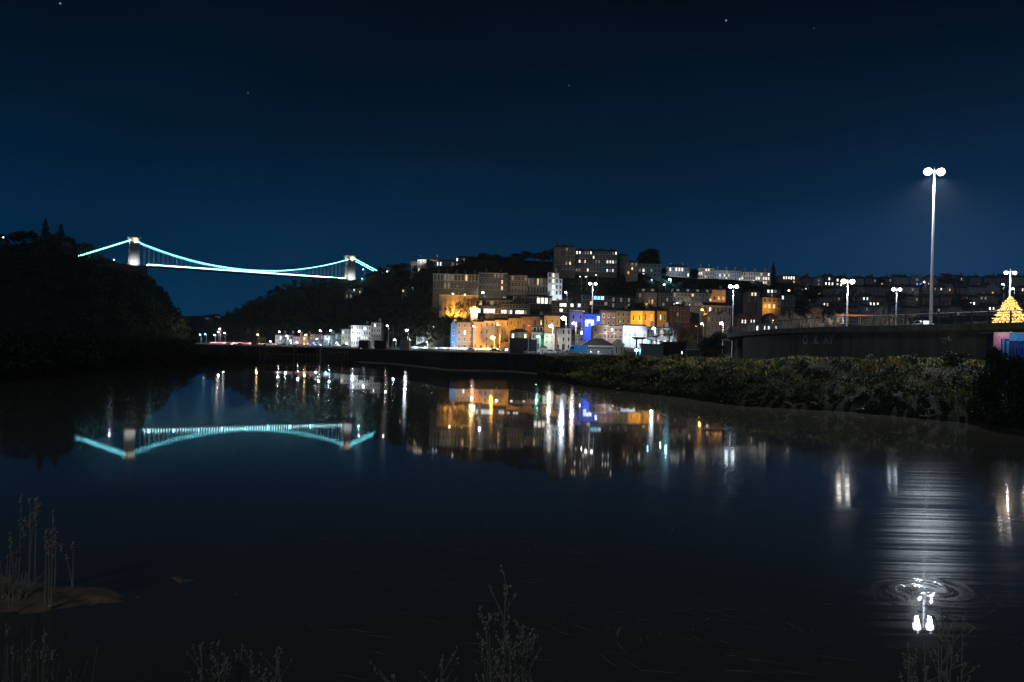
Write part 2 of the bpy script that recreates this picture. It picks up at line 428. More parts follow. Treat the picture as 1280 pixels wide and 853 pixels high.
b2 = N('ShaderNodeBump'); b2.inputs['Distance'].default_value = .012; b2.inputs['Strength'].default_value = .06; L_(n2.outputs['Fac'], b2.inputs['Height']); L_(b3.outputs[0], b2.inputs['Normal'])
fr = N('ShaderNodeFresnel'); fr.inputs['IOR'].default_value = 1.333; L_(b2.outputs[0], fr.inputs['Normal'])
g1 = N('ShaderNodeBsdfGlossy', distribution='BECKMANN'); g1.inputs['Roughness'].default_value = .022; L_(b2.outputs[0], g1.inputs['Normal'])
g2 = N('ShaderNodeBsdfGlossy', distribution='BECKMANN'); g2.inputs['Roughness'].default_value = .125; L_(b2.outputs[0], g2.inputs['Normal'])
g3 = N('ShaderNodeBsdfGlossy', distribution='BECKMANN'); g3.inputs['Roughness'].default_value = .245; L_(b2.outputs[0], g3.inputs['Normal'])
m1 = N('ShaderNodeMixShader'); L_(rng(Y, 17, 28, .004, .22, True), m1.inputs[0]); L_(g1.outputs[0], m1.inputs[1]); L_(g2.outputs[0], m1.inputs[2])
m2 = N('ShaderNodeMixShader'); L_(math_('MULTIPLY', cur_s, .8), m2.inputs[0]); L_(m1.outputs[0], m2.inputs[1]); L_(g3.outputs[0], m2.inputs[2])
df = N('ShaderNodeBsdfDiffuse'); df.inputs['Color'].default_value = (.165, .155, .115, 1)
m3 = N('ShaderNodeMixShader'); L_(fr.outputs[0], m3.inputs[0]); L_(df.outputs[0], m3.inputs[1]); L_(m2.outputs[0], m3.inputs[2])
L_(m3.outputs[0], out.inputs['Surface'])
MB().add([(-3190,-39,0),(3190,-39,0),(3190,2690,0),(-3190,2690,0)], [(0,1,2,3)]).build('river_water', wm)['kind'] = 'structure'

# thin haze volume over the whole place, added to glow round the lamps
hm = bpy.data.materials.new('night_haze'); hm.use_nodes = True
for n in list(hm.node_tree.nodes): hm.node_tree.nodes.remove(n)
ho = hm.node_tree.nodes.new('ShaderNodeOutputMaterial'); hv = hm.node_tree.nodes.new('ShaderNodeVolumePrincipled')
hv.inputs['Color'].default_value = (.62, .78, 1, 1); hv.inputs['Density'].default_value = HAZE; hv.inputs['Anisotropy'].default_value = .55
hm.node_tree.links.new(hv.outputs[0], ho.inputs['Volume'])
stuff(MB().box(-3200, 3200, -40, 2700, -4, 128).build('haze', hm))

# ------------------------------------------------------------------ street lamps
LIGHTS = []
def point(parent, loc, col, power, r=.15):
    l = bpy.data.lights.new('lamp_light', 'POINT'); l.energy = power; l.color = col; l.shadow_soft_size = r
    o = bpy.data.objects.new('lamp_light', l); COL.objects.link(o); o.location = loc; o.parent = parent
    return o
def spot(parent, loc, dirv, col, power, ang=2.4, r=.12):
    l = bpy.data.lights.new('flood_light', 'SPOT'); l.energy = power; l.color = col; l.shadow_soft_size = r; l.spot_size = ang; l.spot_blend = .7
    o = bpy.data.objects.new('flood_light', l); COL.objects.link(o); o.location = loc; o.parent = parent
    o.rotation_euler = Vector(dirv).to_track_quat('-Z', 'Y').to_euler()
    return o
def ground_at(x, D):
    q = 640 + 1000*x/D
    return groundz(q, D)
def mast(px, py, D, col, power, label, es=14, tilt=0, zb=None, spread=.8, hs=1.0):
    h = P(px, py, D); zg = ground_at(h.x, D) if zb is None else zb
    r = empty('lamp_mast', (h.x, D, zg), tilt); tag(r, label, 'street lamp', 'tall twin headed lamp masts')
    Hh = h.z - zg
    MB().tube((0,0,-.5), (0,0,Hh*.5), .24, .17, 10).tube((0,0,Hh*.5), (0,0,Hh+.1), .17, .10, 10).build('column', STEEL, r)
    MB().box(-.42,.42,-.42,.42,-.5,.25).build('base', CONC, r)
    MB().tube((-spread,0,Hh+.12), (spread,0,Hh+.12), .06, .06, 6).tube((0,0,Hh), (0,0,Hh+.5), .06, .04, 6).build('crossarm', STEEL, r)
    for sgn in (-1, 1):
        x = sgn*spread
        hd = MB().frust((x-.30*hs,x+.30*hs,-.26*hs,.26*hs), Hh+.04, (x-.15*hs,x+.15*hs,-.13*hs,.13*hs), Hh+.28*hs).build('lamp_head', STEEL, r)
        MB().ball((x,0,Hh-.10), .36*hs, sq=(1,.95,.95), nu=12, nv=8).build('lens', lens(col, es), hd)
        spot(r, (x, 0, Hh-.25-.36*hs-.2), (0, 0, -1), col, power*.9, math.radians(163), .25).data.spot_blend = 1.0
    return r
def lamp(px, py, D, col, power, label, es=8, size=.3, group=None, zb=None, arm=.8, name='street_lamp', cat='street lamp'):
    h = P(px, py, D); zg = ground_at(h.x, D) if zb is None else zb
    zg = min(zg, h.z-2.2)
    r = empty(name, (h.x+arm, D, zg)); tag(r, label, cat, group)
    Hh = h.z - zg
    MB().tube((0,0,-.6), (0,0,1.3), .11, .10, 8).tube((0,0,1.3), (0,0,Hh+.35), .075, .05, 8).build('column', STEEL, r)
    if arm: MB().path([(0,0,Hh+.3), (-arm*.5,0,Hh+.45), (-arm,0,Hh+.35)], .04, 6).build('arm', STEEL, r)
    hd = MB().frust((-arm-.24,-arm+.24,-.18,.18), Hh+.16, (-arm-.14,-arm+.14,-.1,.1), Hh+.36).build('lamp_head', DSTEEL, r)
    MB().ball((-arm,0,Hh), size, sq=(1,.9,.8), nu=10, nv=6).build('lens', lens(col, es), hd)
    if power > 0:
        if es <= 5: spot(r, (-arm, .45, Hh-.1), (0, 1, .12), col, power*2.6)  # facade washers: many are added only to light the front behind
        else: point(r, (-arm, -.35-size, Hh-.15), col, power*2.0, .18)
    return r
mast(1168, 214, 124, (.80, .885, 1), 62000, 'tallest lamp mast, twin white heads, standing behind the flyover railing', es=40, hs=1.6, spread=1.0, zb=10.81)
mast(1060, 351.5, 178, CW, 9000, 'twin headed lamp mast behind the flyover, between bare trees, left of tallest mast', es=22, spread=.95, hs=1.5)
mast(1121, 361.5, 205, CC, 4000, 'small twin lamp mast nearest the left side of the tallest mast', es=14, spread=.8, hs=1.25)
mast(1263, 340.5, 133, CW, 2500, 'twin lamp mast rising behind the golden lit christmas tree', es=14, spread=.7, hs=.85)
mast(917, 358, 303, CC, 20000, 'twin lamp mast standing behind the rounded end of the flyover', es=18, spread=1.2, hs=2.0)
mast(741, 354.5, 308, CW, 16000, 'tall slim twin lamp mast above the brown roofed quayside shed', es=12, spread=1.1, hs=1.5)

# ------------------------------------------------------------------ buildings
WINC = {}
def window_mesh(wd, ht, key, fr):
    k = (round(wd, 1), round(ht, 1), key, fr.name)
    if k in WINC: return WINC[k]
    wd, ht = k[0], k[1]; t = min(.12, wd*.14)
    f = MB()
    f.box(-wd/2-t, -wd/2, -.09, .06, -t, ht+t).box(wd/2, wd/2+t, -.09, .06, -t, ht+t).box(-wd/2, wd/2, -.09, .06, ht, ht+t).box(-wd/2, wd/2, -.09, .06, -t, 0)
    f.box(-wd/2-t*1.6, wd/2+t*1.6, -.2, .06, -t-.12, -t-.003)
    if wd > .5: f.box(-.03, .03, -.06, .02, 0, ht).box(-wd/2, -.03, -.06, .02, ht*.5-.03, ht*.5+.03).box(.03, wd/2, -.06, .02, ht*.5-.03, ht*.5+.03)
    fm = f.mesh('window', fr)
    pm = MB().add([(-wd/2,-.025,0),(wd/2,-.025,0),(wd/2,-.025,ht),(-wd/2,-.025,ht)], [(0,1,2,3)]).mesh('pane', GLASS if key is None else WIN[key])
    WINC[k] = (fm, pm)
    return WINC[k]
def building(name, label, px0, px1, yt, yb, wall, rows=3, cols=4, D=None, depth=9, yaw=0, roof='hip', rh=3, roofm=None, lit=(), ww=.45, wh=.6, chim=0,
             dorm=0, group=None, cat='building', base=9, door=False, frame=None, trim=None, dlit=(), pil=False, balc=False, shop=None, fascia=None, over=.25):
    pxm = (px0+px1)/2
    D = Dof(pxm, yb) if D is None else D
    b = P(pxm, yb, D); W = (px1-px0)/1000*D; Hh = (yb-yt)/1000*D
    r = empty(name, b, yaw); tag(r, label, cat, group)
    roofm = roofm or SLATE; frame = frame or WTRIM
    wl = MB().box(-W/2, W/2, 0, depth, -base, Hh); rhm = rh/1000*D
    if roof == 'gable_front': wl.prism([(-W/2, Hh), (W/2, Hh), (0, Hh+rhm)], 0.002, depth-.002)
    if roof == 'gable': wl.xprism([(0, Hh), (depth, Hh), (depth/2, Hh+rhm)], -W/2+.002, W/2-.002)
    wl.build('wall', wall, r)
    o = over
    rf = MB()
    if roof == 'flat':
        rf.box(-W/2-.12, W/2+.12, -.12, depth+.12, Hh+.002, Hh+.35)
    elif roof == 'hip':
        i = min(W*.35, depth*.45)
        rf.frust((-W/2-o, W/2+o, -o, depth+o), Hh+.003, (-W/2+i, W/2-i, depth*.42, depth*.58), Hh+rhm)
    elif roof == 'mansard':
        rf.frust((-W/2-.1, W/2+.1, -.1, depth+.1), Hh+.003, (-W/2+.5, W/2-.5, 1.1, depth-1.1), Hh+rhm)
    elif roof == 'gable':
        for y0, z0, y1, z1 in ((-o, Hh-o*rhm/(depth/2), depth/2, Hh+rhm), (depth+o, Hh-o*rhm/(depth/2), depth/2, Hh+rhm)):
            rf.xprism([(y0, z0+.02), (y1, z1+.02), (y1, z1+.2), (y0, z0+.2)] if y0 < y1 else [(y1, z1+.021), (y0, z0+.02), (y0, z0+.2), (y1, z1+.201)], -W/2-.1, W/2+.1)
    elif roof == 'gable_front':
        s = rhm/(W/2)
        rf.prism([(-W/2-o, Hh-o*s+.02), (0, Hh+rhm+.02), (0, Hh+rhm+.22), (-W/2-o, Hh-o*s+.22)], -.15, depth+.1)
        rf.prism([(0, Hh+rhm+.021), (W/2+o, Hh-o*s+.02), (W/2+o, Hh-o*s+.22), (0, Hh+rhm+.221)], -.15, depth+.1)
    ro = rf.build('roof', roofm, r)
    if fascia:
        fm = MB(); s = rhm/(W/2)
        if roof == 'gable_front':
            for sg in (-1, 1):
                fm.prism([(sg*(W/2+o), Hh-o*s-.12), (sg*(W/2+o), Hh-o*s+.30), (0, Hh+rhm+.30), (0, Hh+rhm-.12)][::sg], -.22, -.155)
        else: fm.box(-W/2-o, W/2+o, -o-.07, -o-.003, Hh-.25, Hh+.25)
        fm.build('fascia', fascia, r)
    for k in range(chim):
        x = -W/2 + W*(k+.5)/chim + (0 if chim > 1 else W*.25)
        c = MB().box(x-.55, x+.55, depth*.4, depth*.4+.8, Hh+.1, Hh+rhm+1.4)
        for j in range(3): c.tube((x-.35+.35*j, depth*.4+.4, Hh+rhm+1.4), (x-.35+.35*j, depth*.4+.4, Hh+rhm+1.85), .11, .09, 6, 1)
        c.build('chimney', [wall, TILE], ro)
    for k in range(dorm):
        x = -W/2 + W*(k+.5)/dorm
        d = MB().box(x-.75, x+.75, .35, 2.2, Hh+rhm*.15, Hh+rhm*.15+1.6).prism([(x-.9, Hh+rhm*.15+1.603), (x+.9, Hh+rhm*.15+1.603), (x, Hh+rhm*.15+2.2)], .3, 2.3, 1).build('dormer', [WTRIM, roofm], ro)
        key = dlit[k] if k < len(dlit) else None
        fm, pm = window_mesh(.8, 1.0, key, frame)
        wn = obj('window', pm, d, (x, .33, Hh+rhm*.15+.3))
    if trim:
        t = MB().box(-W/2-.15, W/2+.15, -.25, -.003, Hh-.35, Hh-.02)
        t.build('cornice', trim, r)
        if rows > 2: MB().box(-W/2-.05, W/2+.05, -.10, -.003, Hh/rows*1-.1, Hh/rows*1+.08).build('string_course', trim, r)
    if pil:
        pm_ = MB()
        for k in range(cols+1):
            x = -W/2 + .25 + (W-.5)*k/cols; pm_.box(x-.16, x+.16, -.12, -.003, Hh/rows+.1, Hh-.37)
        pm_.build('pilasters', trim or TRIM, r)
    # windows
    cw, chh = W/cols, Hh/rows; ww_, wh_ = cw*ww, chh*wh
    ws = []
    for j in range(rows):
        for i in range(cols): ws.append([-W/2 + cw*(i+.5), chh*j + chh*.24, None])
    for px, py, key in lit:
        q = P(px, py, D); lx, lz = q.x-b.x, q.z-b.z
        k = min(range(len(ws)), key=lambda a: (ws[a][0]-lx)**2 + (ws[a][1]+wh_/2-lz)**2)
        ws[k][2] = key
    rw = random.Random(int(px0*31+yt*17))
    for a in ws:
        if a[2] is None and rw.random() < .08: a[2] = rw.choice(['d','d','y','d','w'])  # extra glowing windows added at random to brighten the town
    dcol = cols//2 if door else -1
    for idx, (x, z, key) in enumerate(ws):
        if idx == dcol and idx < cols and door:
            dd = MB().box(x-.5, x+.5, -.06, .05, 0, 2.1).box(x-.62, x+.62, -.12, .05, 2.103, 2.3, 1).build('door', [DOORM, frame], r)
            MB().ball((x+.36, -.1, 1.05), .05).build('handle', STEEL, dd)
            continue
        if shop and idx < cols: continue
        if key is None and rw.random() < .06: continue
        fm, pm = window_mesh(max(.35, ww_), max(.4, wh_), key, frame)
        wo = obj('window', fm, r, (x, 0, z)); obj('pane', pm, wo)
    if shop:
        n = max(2, cols)
        for i in range(n):
            x0 = -W/2 + W*i/n + .25; x1 = -W/2 + W*(i+1)/n - .25
            fo = MB().box(x0-.1, x0, -.12, .05, .4, chh*.82).box(x1, x1+.1, -.12, .05, .4, chh*.82).box(x0-.1, x1+.1, -.14, .05, chh*.82+.003, chh*.95).build('shopfront', frame, r)
            MB().add([(x0,-.03,.4),(x1,-.03,.4),(x1,-.03,chh*.82),(x0,-.03,chh*.82)], [(0,1,2,3)]).build('pane', shop, fo)
    if balc:
        for j in range(1, rows):
            z = chh*j
            MB().box(-W/2+.2, W/2-.2, -1.2, -.003, z-.18, z-.02).box(-W/2+.2, W/2-.2, -1.2, -1.14, z-.017, z+.95).build('balcony', GREY, r)
    return r

# --- hilltop and upper terraces -------------------------------------------------------------
building('hilltop_villa', 'small floodlit villa wing at the left end of the hilltop, pale roof edge', 513, 521, 327, 335, PALE, 2, 2, D=600, depth=10, yaw=-.5, roof='hip', rh=3, trim=WTRIM)
building('hilltop_villa', 'large floodlit pale villa on the hilltop left of the dark trees', 521, 534, 325, 340, PALE, 3, 3, D=585, depth=12, yaw=-.35, roof='flat', trim=WTRIM, lit=[(524,336,'y')])
building('hilltop_house', 'dim stone house with dark hipped roof joined right of the floodlit villa', 534, 549, 325, 340, STONE, 2, 4, D=592, depth=9, rh=5, chim=1)
building('hilltop_house', 'low grey house on the hilltop with two white lit windows', 545, 571, 327, 341, GREY, 2, 7, D=560, depth=9, rh=3, lit=[(547,330,'b'),(552,330,'b'),(566,330,'d')])
building('hilltop_house', 'hilltop house with one wide bright window under its eaves, before dark trees', 569, 590, 322, 341, DSTONE, 3, 5, D=555, depth=9, rh=3, lit=[(572,324,'w'),(578,328,'d'),(573,333,'d'),(582,337,'w')])
building('crescent_terrace', 'long stone terrace with rows of tall pilastered windows above the amber wall', 541, 598, 343, 363, mat('dim_terrace_stone', (.15, .125, .085), var=.25, scale=.5), 2, 13, chim=5, D=424, depth=10, roof='flat', trim=TRIM, pil=True, ww=.42, wh=.68, frame=TRIM,  # bath stone darkened to keep the terraces dim, shade put in the colour
         lit=[(581,352,'y'),(556,348,'d'),(560,348,'d'),(564,348,'d'),(556,356,'d'),(560,356,'d')])
building('terrace_block', 'taller stone terrace block with an amber lit window and roof lights on top', 598, 634, 341.5, 364, MATS['dim_terrace_stone'], 3, 8, D=428, depth=10, roof='flat', trim=TRIM, frame=TRIM,
         lit=[(627.5,358,'y'),(627.5,353.5,'y'),(618,347,'d'),(623,347,'d'),(629,347,'d')], chim=2)
building('terrace_block', 'ochre terrace block in shadow between the stone terrace and white pilastered house', 634, 659, 344.5, 368, OCHRE, 3, 6, D=431, depth=10, roof='hip', rh=3, trim=TRIM, lit=[(656,350,'d')])
building('terrace_house', 'pale house with tall windows between pilasters beside the white stair tower', 659, 685, 348, 369, PALE, 2, 7, D=433, depth=10, roof='hip', rh=4, trim=TRIM, pil=True, lit=[(673.5,355,'y'),(663,350,'d')], wh=.7)
building('white_tower_house', 'white floodlit tower house with four lit stair windows one above another', 684.5, 698, 341, 370, WHITE, 4, 3, D=428, depth=8, roof='flat', lit=[(690.5,345,'w'),(690.5,351.5,'w'),(690.5,360.5,'W'),(690.5,367,'w')], chim=1)
building('white_annexe', 'lower white annexe joined to the right side of the white tower house', 698, 702.5, 349, 370, WHITE, 3, 1, D=429, depth=8, roof='flat')
building('grand_building', 'tall chimneyed end pavilion of the grand dark building on the hilltop', 692, 719, 309, 338, DSTONE, 5, 6, D=452, depth=14, roof='hip', rh=3.5, chim=3, trim=DSTONE, lit=[(710,329,'d')])
building('grand_building', 'long many windowed wing of the grand dark building, six bright windows at its end', 719, 771, 314, 341, DSTONE, 5, 15, D=455, depth=14, yaw=-.05, roof='mansard', rh=2.5, trim=DSTONE, chim=4,
         lit=[(722,314,'w'),(725,314,'w'),(740,318,'w'),(736,318,'d'),(758.5,325.5,'w'),(762,325.5,'w'),(765,325.5,'w'),(758.5,340,'b'),(761,340,'d'),(764.5,340,'b'),(736,336.5,'w'),(744,325,'d'),(750,330,'d')])
building('grand_building', 'low right end of the grand dark hilltop building beside the domed tree', 771, 785, 319, 341, DSTONE, 4, 4, D=458, depth=12, roof='hip', rh=3, trim=DSTONE)
building('hilltop_house', 'hilltop house with an amber lit window between grand building and domed tree', 783, 797, 328, 344, STONE, 3, 3, D=450, depth=9, rh=3, lit=[(785.5,339.5,'o'),(790,331,'d'),(788,335,'y')])
building('hilltop_house', 'hilltop house half hidden behind the domed tree with two white windows', 797, 826, 330, 347, GREY, 3, 6, D=462, depth=9, rh=3, lit=[(806,337,'w'),(806,343,'w')])
building('hilltop_terrace', 'blue grey hilltop terrace with a bright row of four top windows', 832, 862, 334, 347, GREY, 2, 8, D=500, depth=9, rh=3, lit=[(839.5,336.5,'w'),(844,336.5,'w'),(848,336.5,'w'),(852.5,337.5,'w'),(859,343,'w')], chim=2)
building('white_crescent', 'tall left end of the long white crescent on the ridge', 872, 893, 335.5, 349, WHITE, 3, 7, D=560, depth=10, roof='flat', trim=WTRIM, lit=[(884,339,'w'),(887,339,'w'),(874,343.5,'w'),(877,343.5,'w')], chim=2)
building('white_crescent', 'middle stretch of the long white crescent, dim with two lit windows', 893, 926, 338.5, 351, WHITE, 3, 12, D=572, depth=10, roof='flat', trim=WTRIM, lit=[(900,345.5,'w'),(905,345.5,'w'),(921,345,'d'),(912,344,'y')], chim=3)
building('white_crescent', 'right stretch of the long white crescent with a lit lower row, left of cypress', 926, 965, 340.5, 356, WHITE, 3, 13, D=585, depth=10, roof='flat', trim=WTRIM, lit=[(928,347,'w'),(946,349,'w'),(949,349,'w'),(955,350,'w'),(958,350,'w'),(961,350,'w'),(957,354.5,'y'),(961,345,'w'),(935,344,'d')], chim=3)
building('ridge_house', 'house right of the cypress with a bright line of top windows', 975, 1000, 345, 356, STONE, 2, 8, D=600, depth=9, rh=2, lit=[(979,346.5,'w'),(982.5,346.5,'w'),(986,347,'w'),(990,347.5,'W'),(993,347.5,'w')])
DGREY = mat('dark_grey_cladding', (.10,.105,.115), var=.2, scale=.5)
# --- amber wall and modern flats ------------------------------------------------------------
r = empty('retaining_wall', P(573, 401, 408)); tag(r, 'tall retaining wall washed amber by lamps behind bare trees', 'wall')
W = 49*.408; Hh = 31*.408
mb = MB().box(-W/2, W/2, 0, 1.5, -4, Hh)
mb.build('wall', STONE, r)
mb = MB()
for k in range(8): x = -W/2 + W*(k+.5)/8; mb.box(x-.35, x+.35, -.45, -.003, -4, Hh*.82)
mb.build('buttresses', STONE, r)
MB().box(-W/2-.1, W/2+.1, -.25, 1.7, Hh+.003, Hh+.45).build('coping', TRIM, r)
building('gate_house', 'small bright lit white lean to at the right foot of the amber wall', 586.5, 597, 385, 401, WHITE, 1, 2, D=402, depth=4, roof='flat', lit=[(590,390,'W'),(594,390,'W')], wh=.5, ww=.6)
building('apartment_block', 'upper tier of dark modern flats with a blue lit roof edge', 598, 641, 375, 384, DGREY, 1, 9, D=414, depth=9, roof='flat', lit=[(600.5,379,'y'),(615,379,'d')], ww=.7, balc=False)
building('apartment_block', 'lower tier of dark modern flats with a long strip of white windows', 597, 626, 383.5, 394, DGREY, 1, 8, D=407, depth=8, roof='flat', lit=[(599,386,'b'),(605,386,'w'),(608.5,386,'b'),(612,386,'b'),(615.5,386,'b')], ww=.8, wh=.5)
building('apartment_block', 'dark flats with bright white ground windows above the ochre houses', 626, 662, 380, 394, DGREY, 2, 10, D=404, depth=8, roof='flat', lit=[(629,387,'w'),(632,387,'w'),(635,387.5,'d'),(638.5,387.5,'b'),(645,387.5,'w'),(649,387.5,'w'),(653,387.5,'w'),(626,391.5,'b')], ww=.75)
building('apartment_block', 'dark flats with a warm double window below the pilastered house', 641, 690, 370.5, 382, DGREY, 1, 10, D=418, depth=8, roof='flat', lit=[(674,376,'w'),(678,376,'w'),(683,376,'w')], ww=.7)
building('apartment_block', 'low dark flats with cool white strip windows left of the slim mast', 690, 735, 378.5, 392, DGREY, 2, 10, D=405, depth=8, roof='flat', lit=[(702,383.5,'w'),(706,383.5,'w'),(713,383.5,'c'),(717,383.5,'b'),(722,383.5,'b'),(703,390.5,'w')], ww=.75)
building('apartment_block', 'flats with a bright cyan strip of windows right of the slim mast', 728, 764, 369.5, 383, DGREY, 2, 8, D=420, depth=8, roof='flat', lit=[(744,373,'c'),(748,373,'c'),(752,373,'c'),(754,373,'b'),(738,378.5,'y')], ww=.8)
building('terrace_row', 'dark slate roofed terrace under trees right of the cyan window flats', 764, 798, 372, 386, DGREY, 2, 7, D=420, depth=8, rh=3, lit=[(784,377,'d')])
# --- ochre row and waterside terrace -------------------------------------------------------
building('end_gable_house', 'narrow blue lit gable end at the left of the waterside terrace', 563, 570, 406, 437, BLUEW, 4, 1, D=374, depth=9, roof='gable_front', rh=6, yaw=-.12, ww=.25, wh=.4)
building('terraced_house', 'unlit drab stone house beside the blue gable, one lit window', 570, 591, 403, 437, STONE, 4, 3, D=374, depth=9, roof='gable', rh=3, lit=[(583,416,'w')], ww=.28, wh=.5, door=True, chim=1)
building('terraced_house', 'pink terraced house with a white lamp at its top left corner', 591, 604.5, 402.5, 437, PINK, 4, 2, D=373, depth=9, roof='gable', rh=3, ww=.26, wh=.5, door=True, chim=1)
building('terraced_house', 'yellow rendered terraced house glowing beside the amber street lamp', 604.5, 618, 401.5, 437, PALE, 4, 2, D=373, depth=9, roof='gable', rh=3, ww=.26, wh=.5, chim=1, door=True)
building('terraced_house', 'amber washed terraced house at the right end of the waterside terrace', 618, 636.5, 400.5, 437, OCHRE, 4, 3, D=373, depth=9, roof='gable', rh=3, ww=.26, wh=.5, chim=2, door=True)
building('terraced_house', 'small yellow house with one dark window stepping up behind the black shed', 635, 651, 398, 420, OCHRE, 2, 2, D=345, depth=8, roof='gable', rh=2.5, ww=.22, wh=.45)
building('terraced_house', 'low rust brown house between small yellow house and pink house', 651, 665, 396.5, 410, BRICK, 1, 2, D=335, depth=8, roof='gable', rh=2.5, ww=.25, wh=.4)
building('terraced_house', 'small pink house with one dark window in the middle of the row', 665, 680, 396, 410, PINK, 1, 2, D=328, depth=8, roof='gable', rh=2.5, ww=.22, wh=.45, chim=1)
building('terraced_house', 'small amber house left of the brightest white street lamp', 680, 700, 395, 410, OCHRE, 1, 3, D=322, depth=8, roof='gable', rh=2.5, ww=.2, wh=.4)
building('corner_house', 'violet lit rendered house left of the blue lit bar', 712, 730, 390, 414, PALE, 2, 2, D=305, depth=8, roof='gable', rh=2, ww=.2, wh=.4)
bb = building('bar_building', 'blue lit bar front with a large glowing white window', 729.5, 751, 393, 414, BLUEW, 2, 3, D=304, depth=8, roof='flat', lit=[(750,395,'W'),(749,405,'w')], ww=.35, wh=.5)
building('terraced_house', 'brown brick house right of the blue lit bar', 751, 770, 390, 408, BRICK, 2, 3, D=318, depth=8, roof='gable', rh=2.5, ww=.25, wh=.45, lit=[(757,400,'d')])
building('terraced_house', 'brown house with two pale curtained windows left of the golden yellow house', 770, 788, 389, 406, STONE, 2, 3, D=335, depth=8, roof='gable', rh=2.5, ww=.25, wh=.5, chim=1)
building('terraced_house', 'golden yellow house with one square dark window above the white warehouse', 788, 803, 389, 404, OCHRE, 1, 2, D=345, depth=8, roof='gable', rh=2.5, ww=.2, wh=.4)
building('terraced_house', 'orange house between the golden house and the bare lit tree', 803, 818, 389, 404, OCHRE, 1, 2, D=348, depth=8, roof='gable', rh=2.5, ww=.25, wh=.5, lit=[(811,394,'o')])
building('terraced_house', 'dull amber house at the right end of the golden row', 818, 833, 389, 404, OCHRE, 1, 3, D=352, depth=8, roof='gable', rh=2.5, ww=.25, wh=.45)
# --- quayside ---------------------------------------------------------------------------------
building('public_house', 'brown pub with two arched lit windows behind the black shed', 637, 660, 415, 437, BRICK, 2, 3, D=272, depth=8, roof='hip', rh=4, lit=[(642,421,'W'),(654,421,'w')], ww=.3, wh=.5, chim=1)
building('shop', 'cream lit shop with two dormers under the green street light', 664, 680, 415.5, 437, PALE, 2, 3, D=276, depth=8, roof='mansard', rh=6, dorm=2, ww=.3, wh=.45, door=True)
building('shop', 'tall cream blank sided building right of the dormered shop', 680, 693, 417, 437, PALE, 3, 2, D=272, depth=8, roof='flat', ww=.2, wh=.3)
building('white_house', 'white three storey house with dark sash windows beside the round sign', 694.5, 713.5, 410.5, 438, WHITE, 3, 3, D=277, depth=9, roof='flat', ww=.28, wh=.5, door=True, trim=WTRIM)
building('grey_house', 'grey house with one lit upper window between white house and brown shed', 713.5, 729, 412, 437, GREY, 3, 3, D=280, depth=9, roof='hip', rh=3, ww=.35, wh=.5, lit=[(728,416,'W'),(722,421,'d')], chim=1)
building('black_shed', 'long black boarded shed standing on the quay edge', 637, 660.5, 424, 445, BLACKW, 1, 3, D=256, depth=5, roof='flat', roofm=BLACKW, ww=.12, wh=.2, cat='shed', frame=BLACKW)
building('black_shed', 'narrow dark cabin beside the long black shed on the quay', 661, 671, 426, 445, DSTEEL, 1, 2, D=257, depth=5, roof='flat', roofm=DSTEEL, ww=.2, wh=.3, cat='shed', frame=DSTEEL)
building('white_kiosk', 'small white kiosk with a teal roof among parked cars', 674.5, 683, 434.5, 444.5, WHITE, 1, 1, D=254, depth=2.4, roof='hip', rh=2.5, roofm=mat('teal_roof', (.05,.16,.18)), ww=.3, wh=.4, cat='kiosk', base=1)
sh = building('quayside_shed', 'long low shed with brown hipped roof and pale fascia', 727, 769, 433, 446, GREY, 1, 5, D=250, depth=9, roof='hip', rh=10, roofm=mat('brown_sheet_roof', (.13,.10,.085), var=.3, scale=1), fascia=WTRIM, ww=.3, wh=.4, cat='shed', over=.5)
building('gabled_hut', 'little gabled hut joined to the right end of the brown roofed shed', 767.5, 779.5, 431, 446, STONE, 1, 2, D=247, depth=7, roof='gable_front', rh=6, fascia=TRIM, ww=.3, wh=.6, cat='hut')
building('red_shop', 'low red fronted shop with a cream band behind the brown roofed shed', 741, 759, 407.5, 425, PINK, 2, 3, D=285, depth=8, roof='hip', rh=3, roofm=TILE, ww=.5, wh=.35, fascia=WTRIM, shop=WIN['d'])
building('red_shop', 'pale pink shop with white framed windows left of the white warehouse', 757, 778, 408, 425, PINK, 2, 4, D=288, depth=8, roof='flat', ww=.6, wh=.4, trim=WTRIM, frame=WTRIM, lit=[(760,414,'d'),(764,414,'b')])
building('white_warehouse', 'brightly lit white blank warehouse behind the footbridge', 778, 808, 407.5, 440, WHITE, 2, 5, D=306, depth=14, roof='gable', rh=2, ww=.12, wh=.15)
building('white_warehouse', 'lower white building with glazed front under the right of the footbridge', 808, 845, 410, 437, WHITE, 2, 9, D=312, depth=12, roof='flat', ww=.55, wh=.6, lit=[(820,425,'b'),(824,425,'b'),(832,425,'b'),(812,425,'c'),(828,416,'y'),(838,424,'b')], chim=2)
building('stable_block', 'grey panelled container store in front of the footbridge stairs', 801, 829, 431.5, 447, mat('grey_sheet', (.22,.24,.26), rough=.5), 1, 2, D=236, depth=3, roof='flat', roofm=DSTEEL, ww=.1, wh=.1, cat='container', base=1)
building('black_shed', 'black flat roofed store between the grey container and the olive bush', 829, 857, 429, 447, BLACKW, 1, 3, D=238, depth=5, roof='flat', roofm=BLACKW, ww=.12, wh=.2, cat='shed', frame=BLACKW)
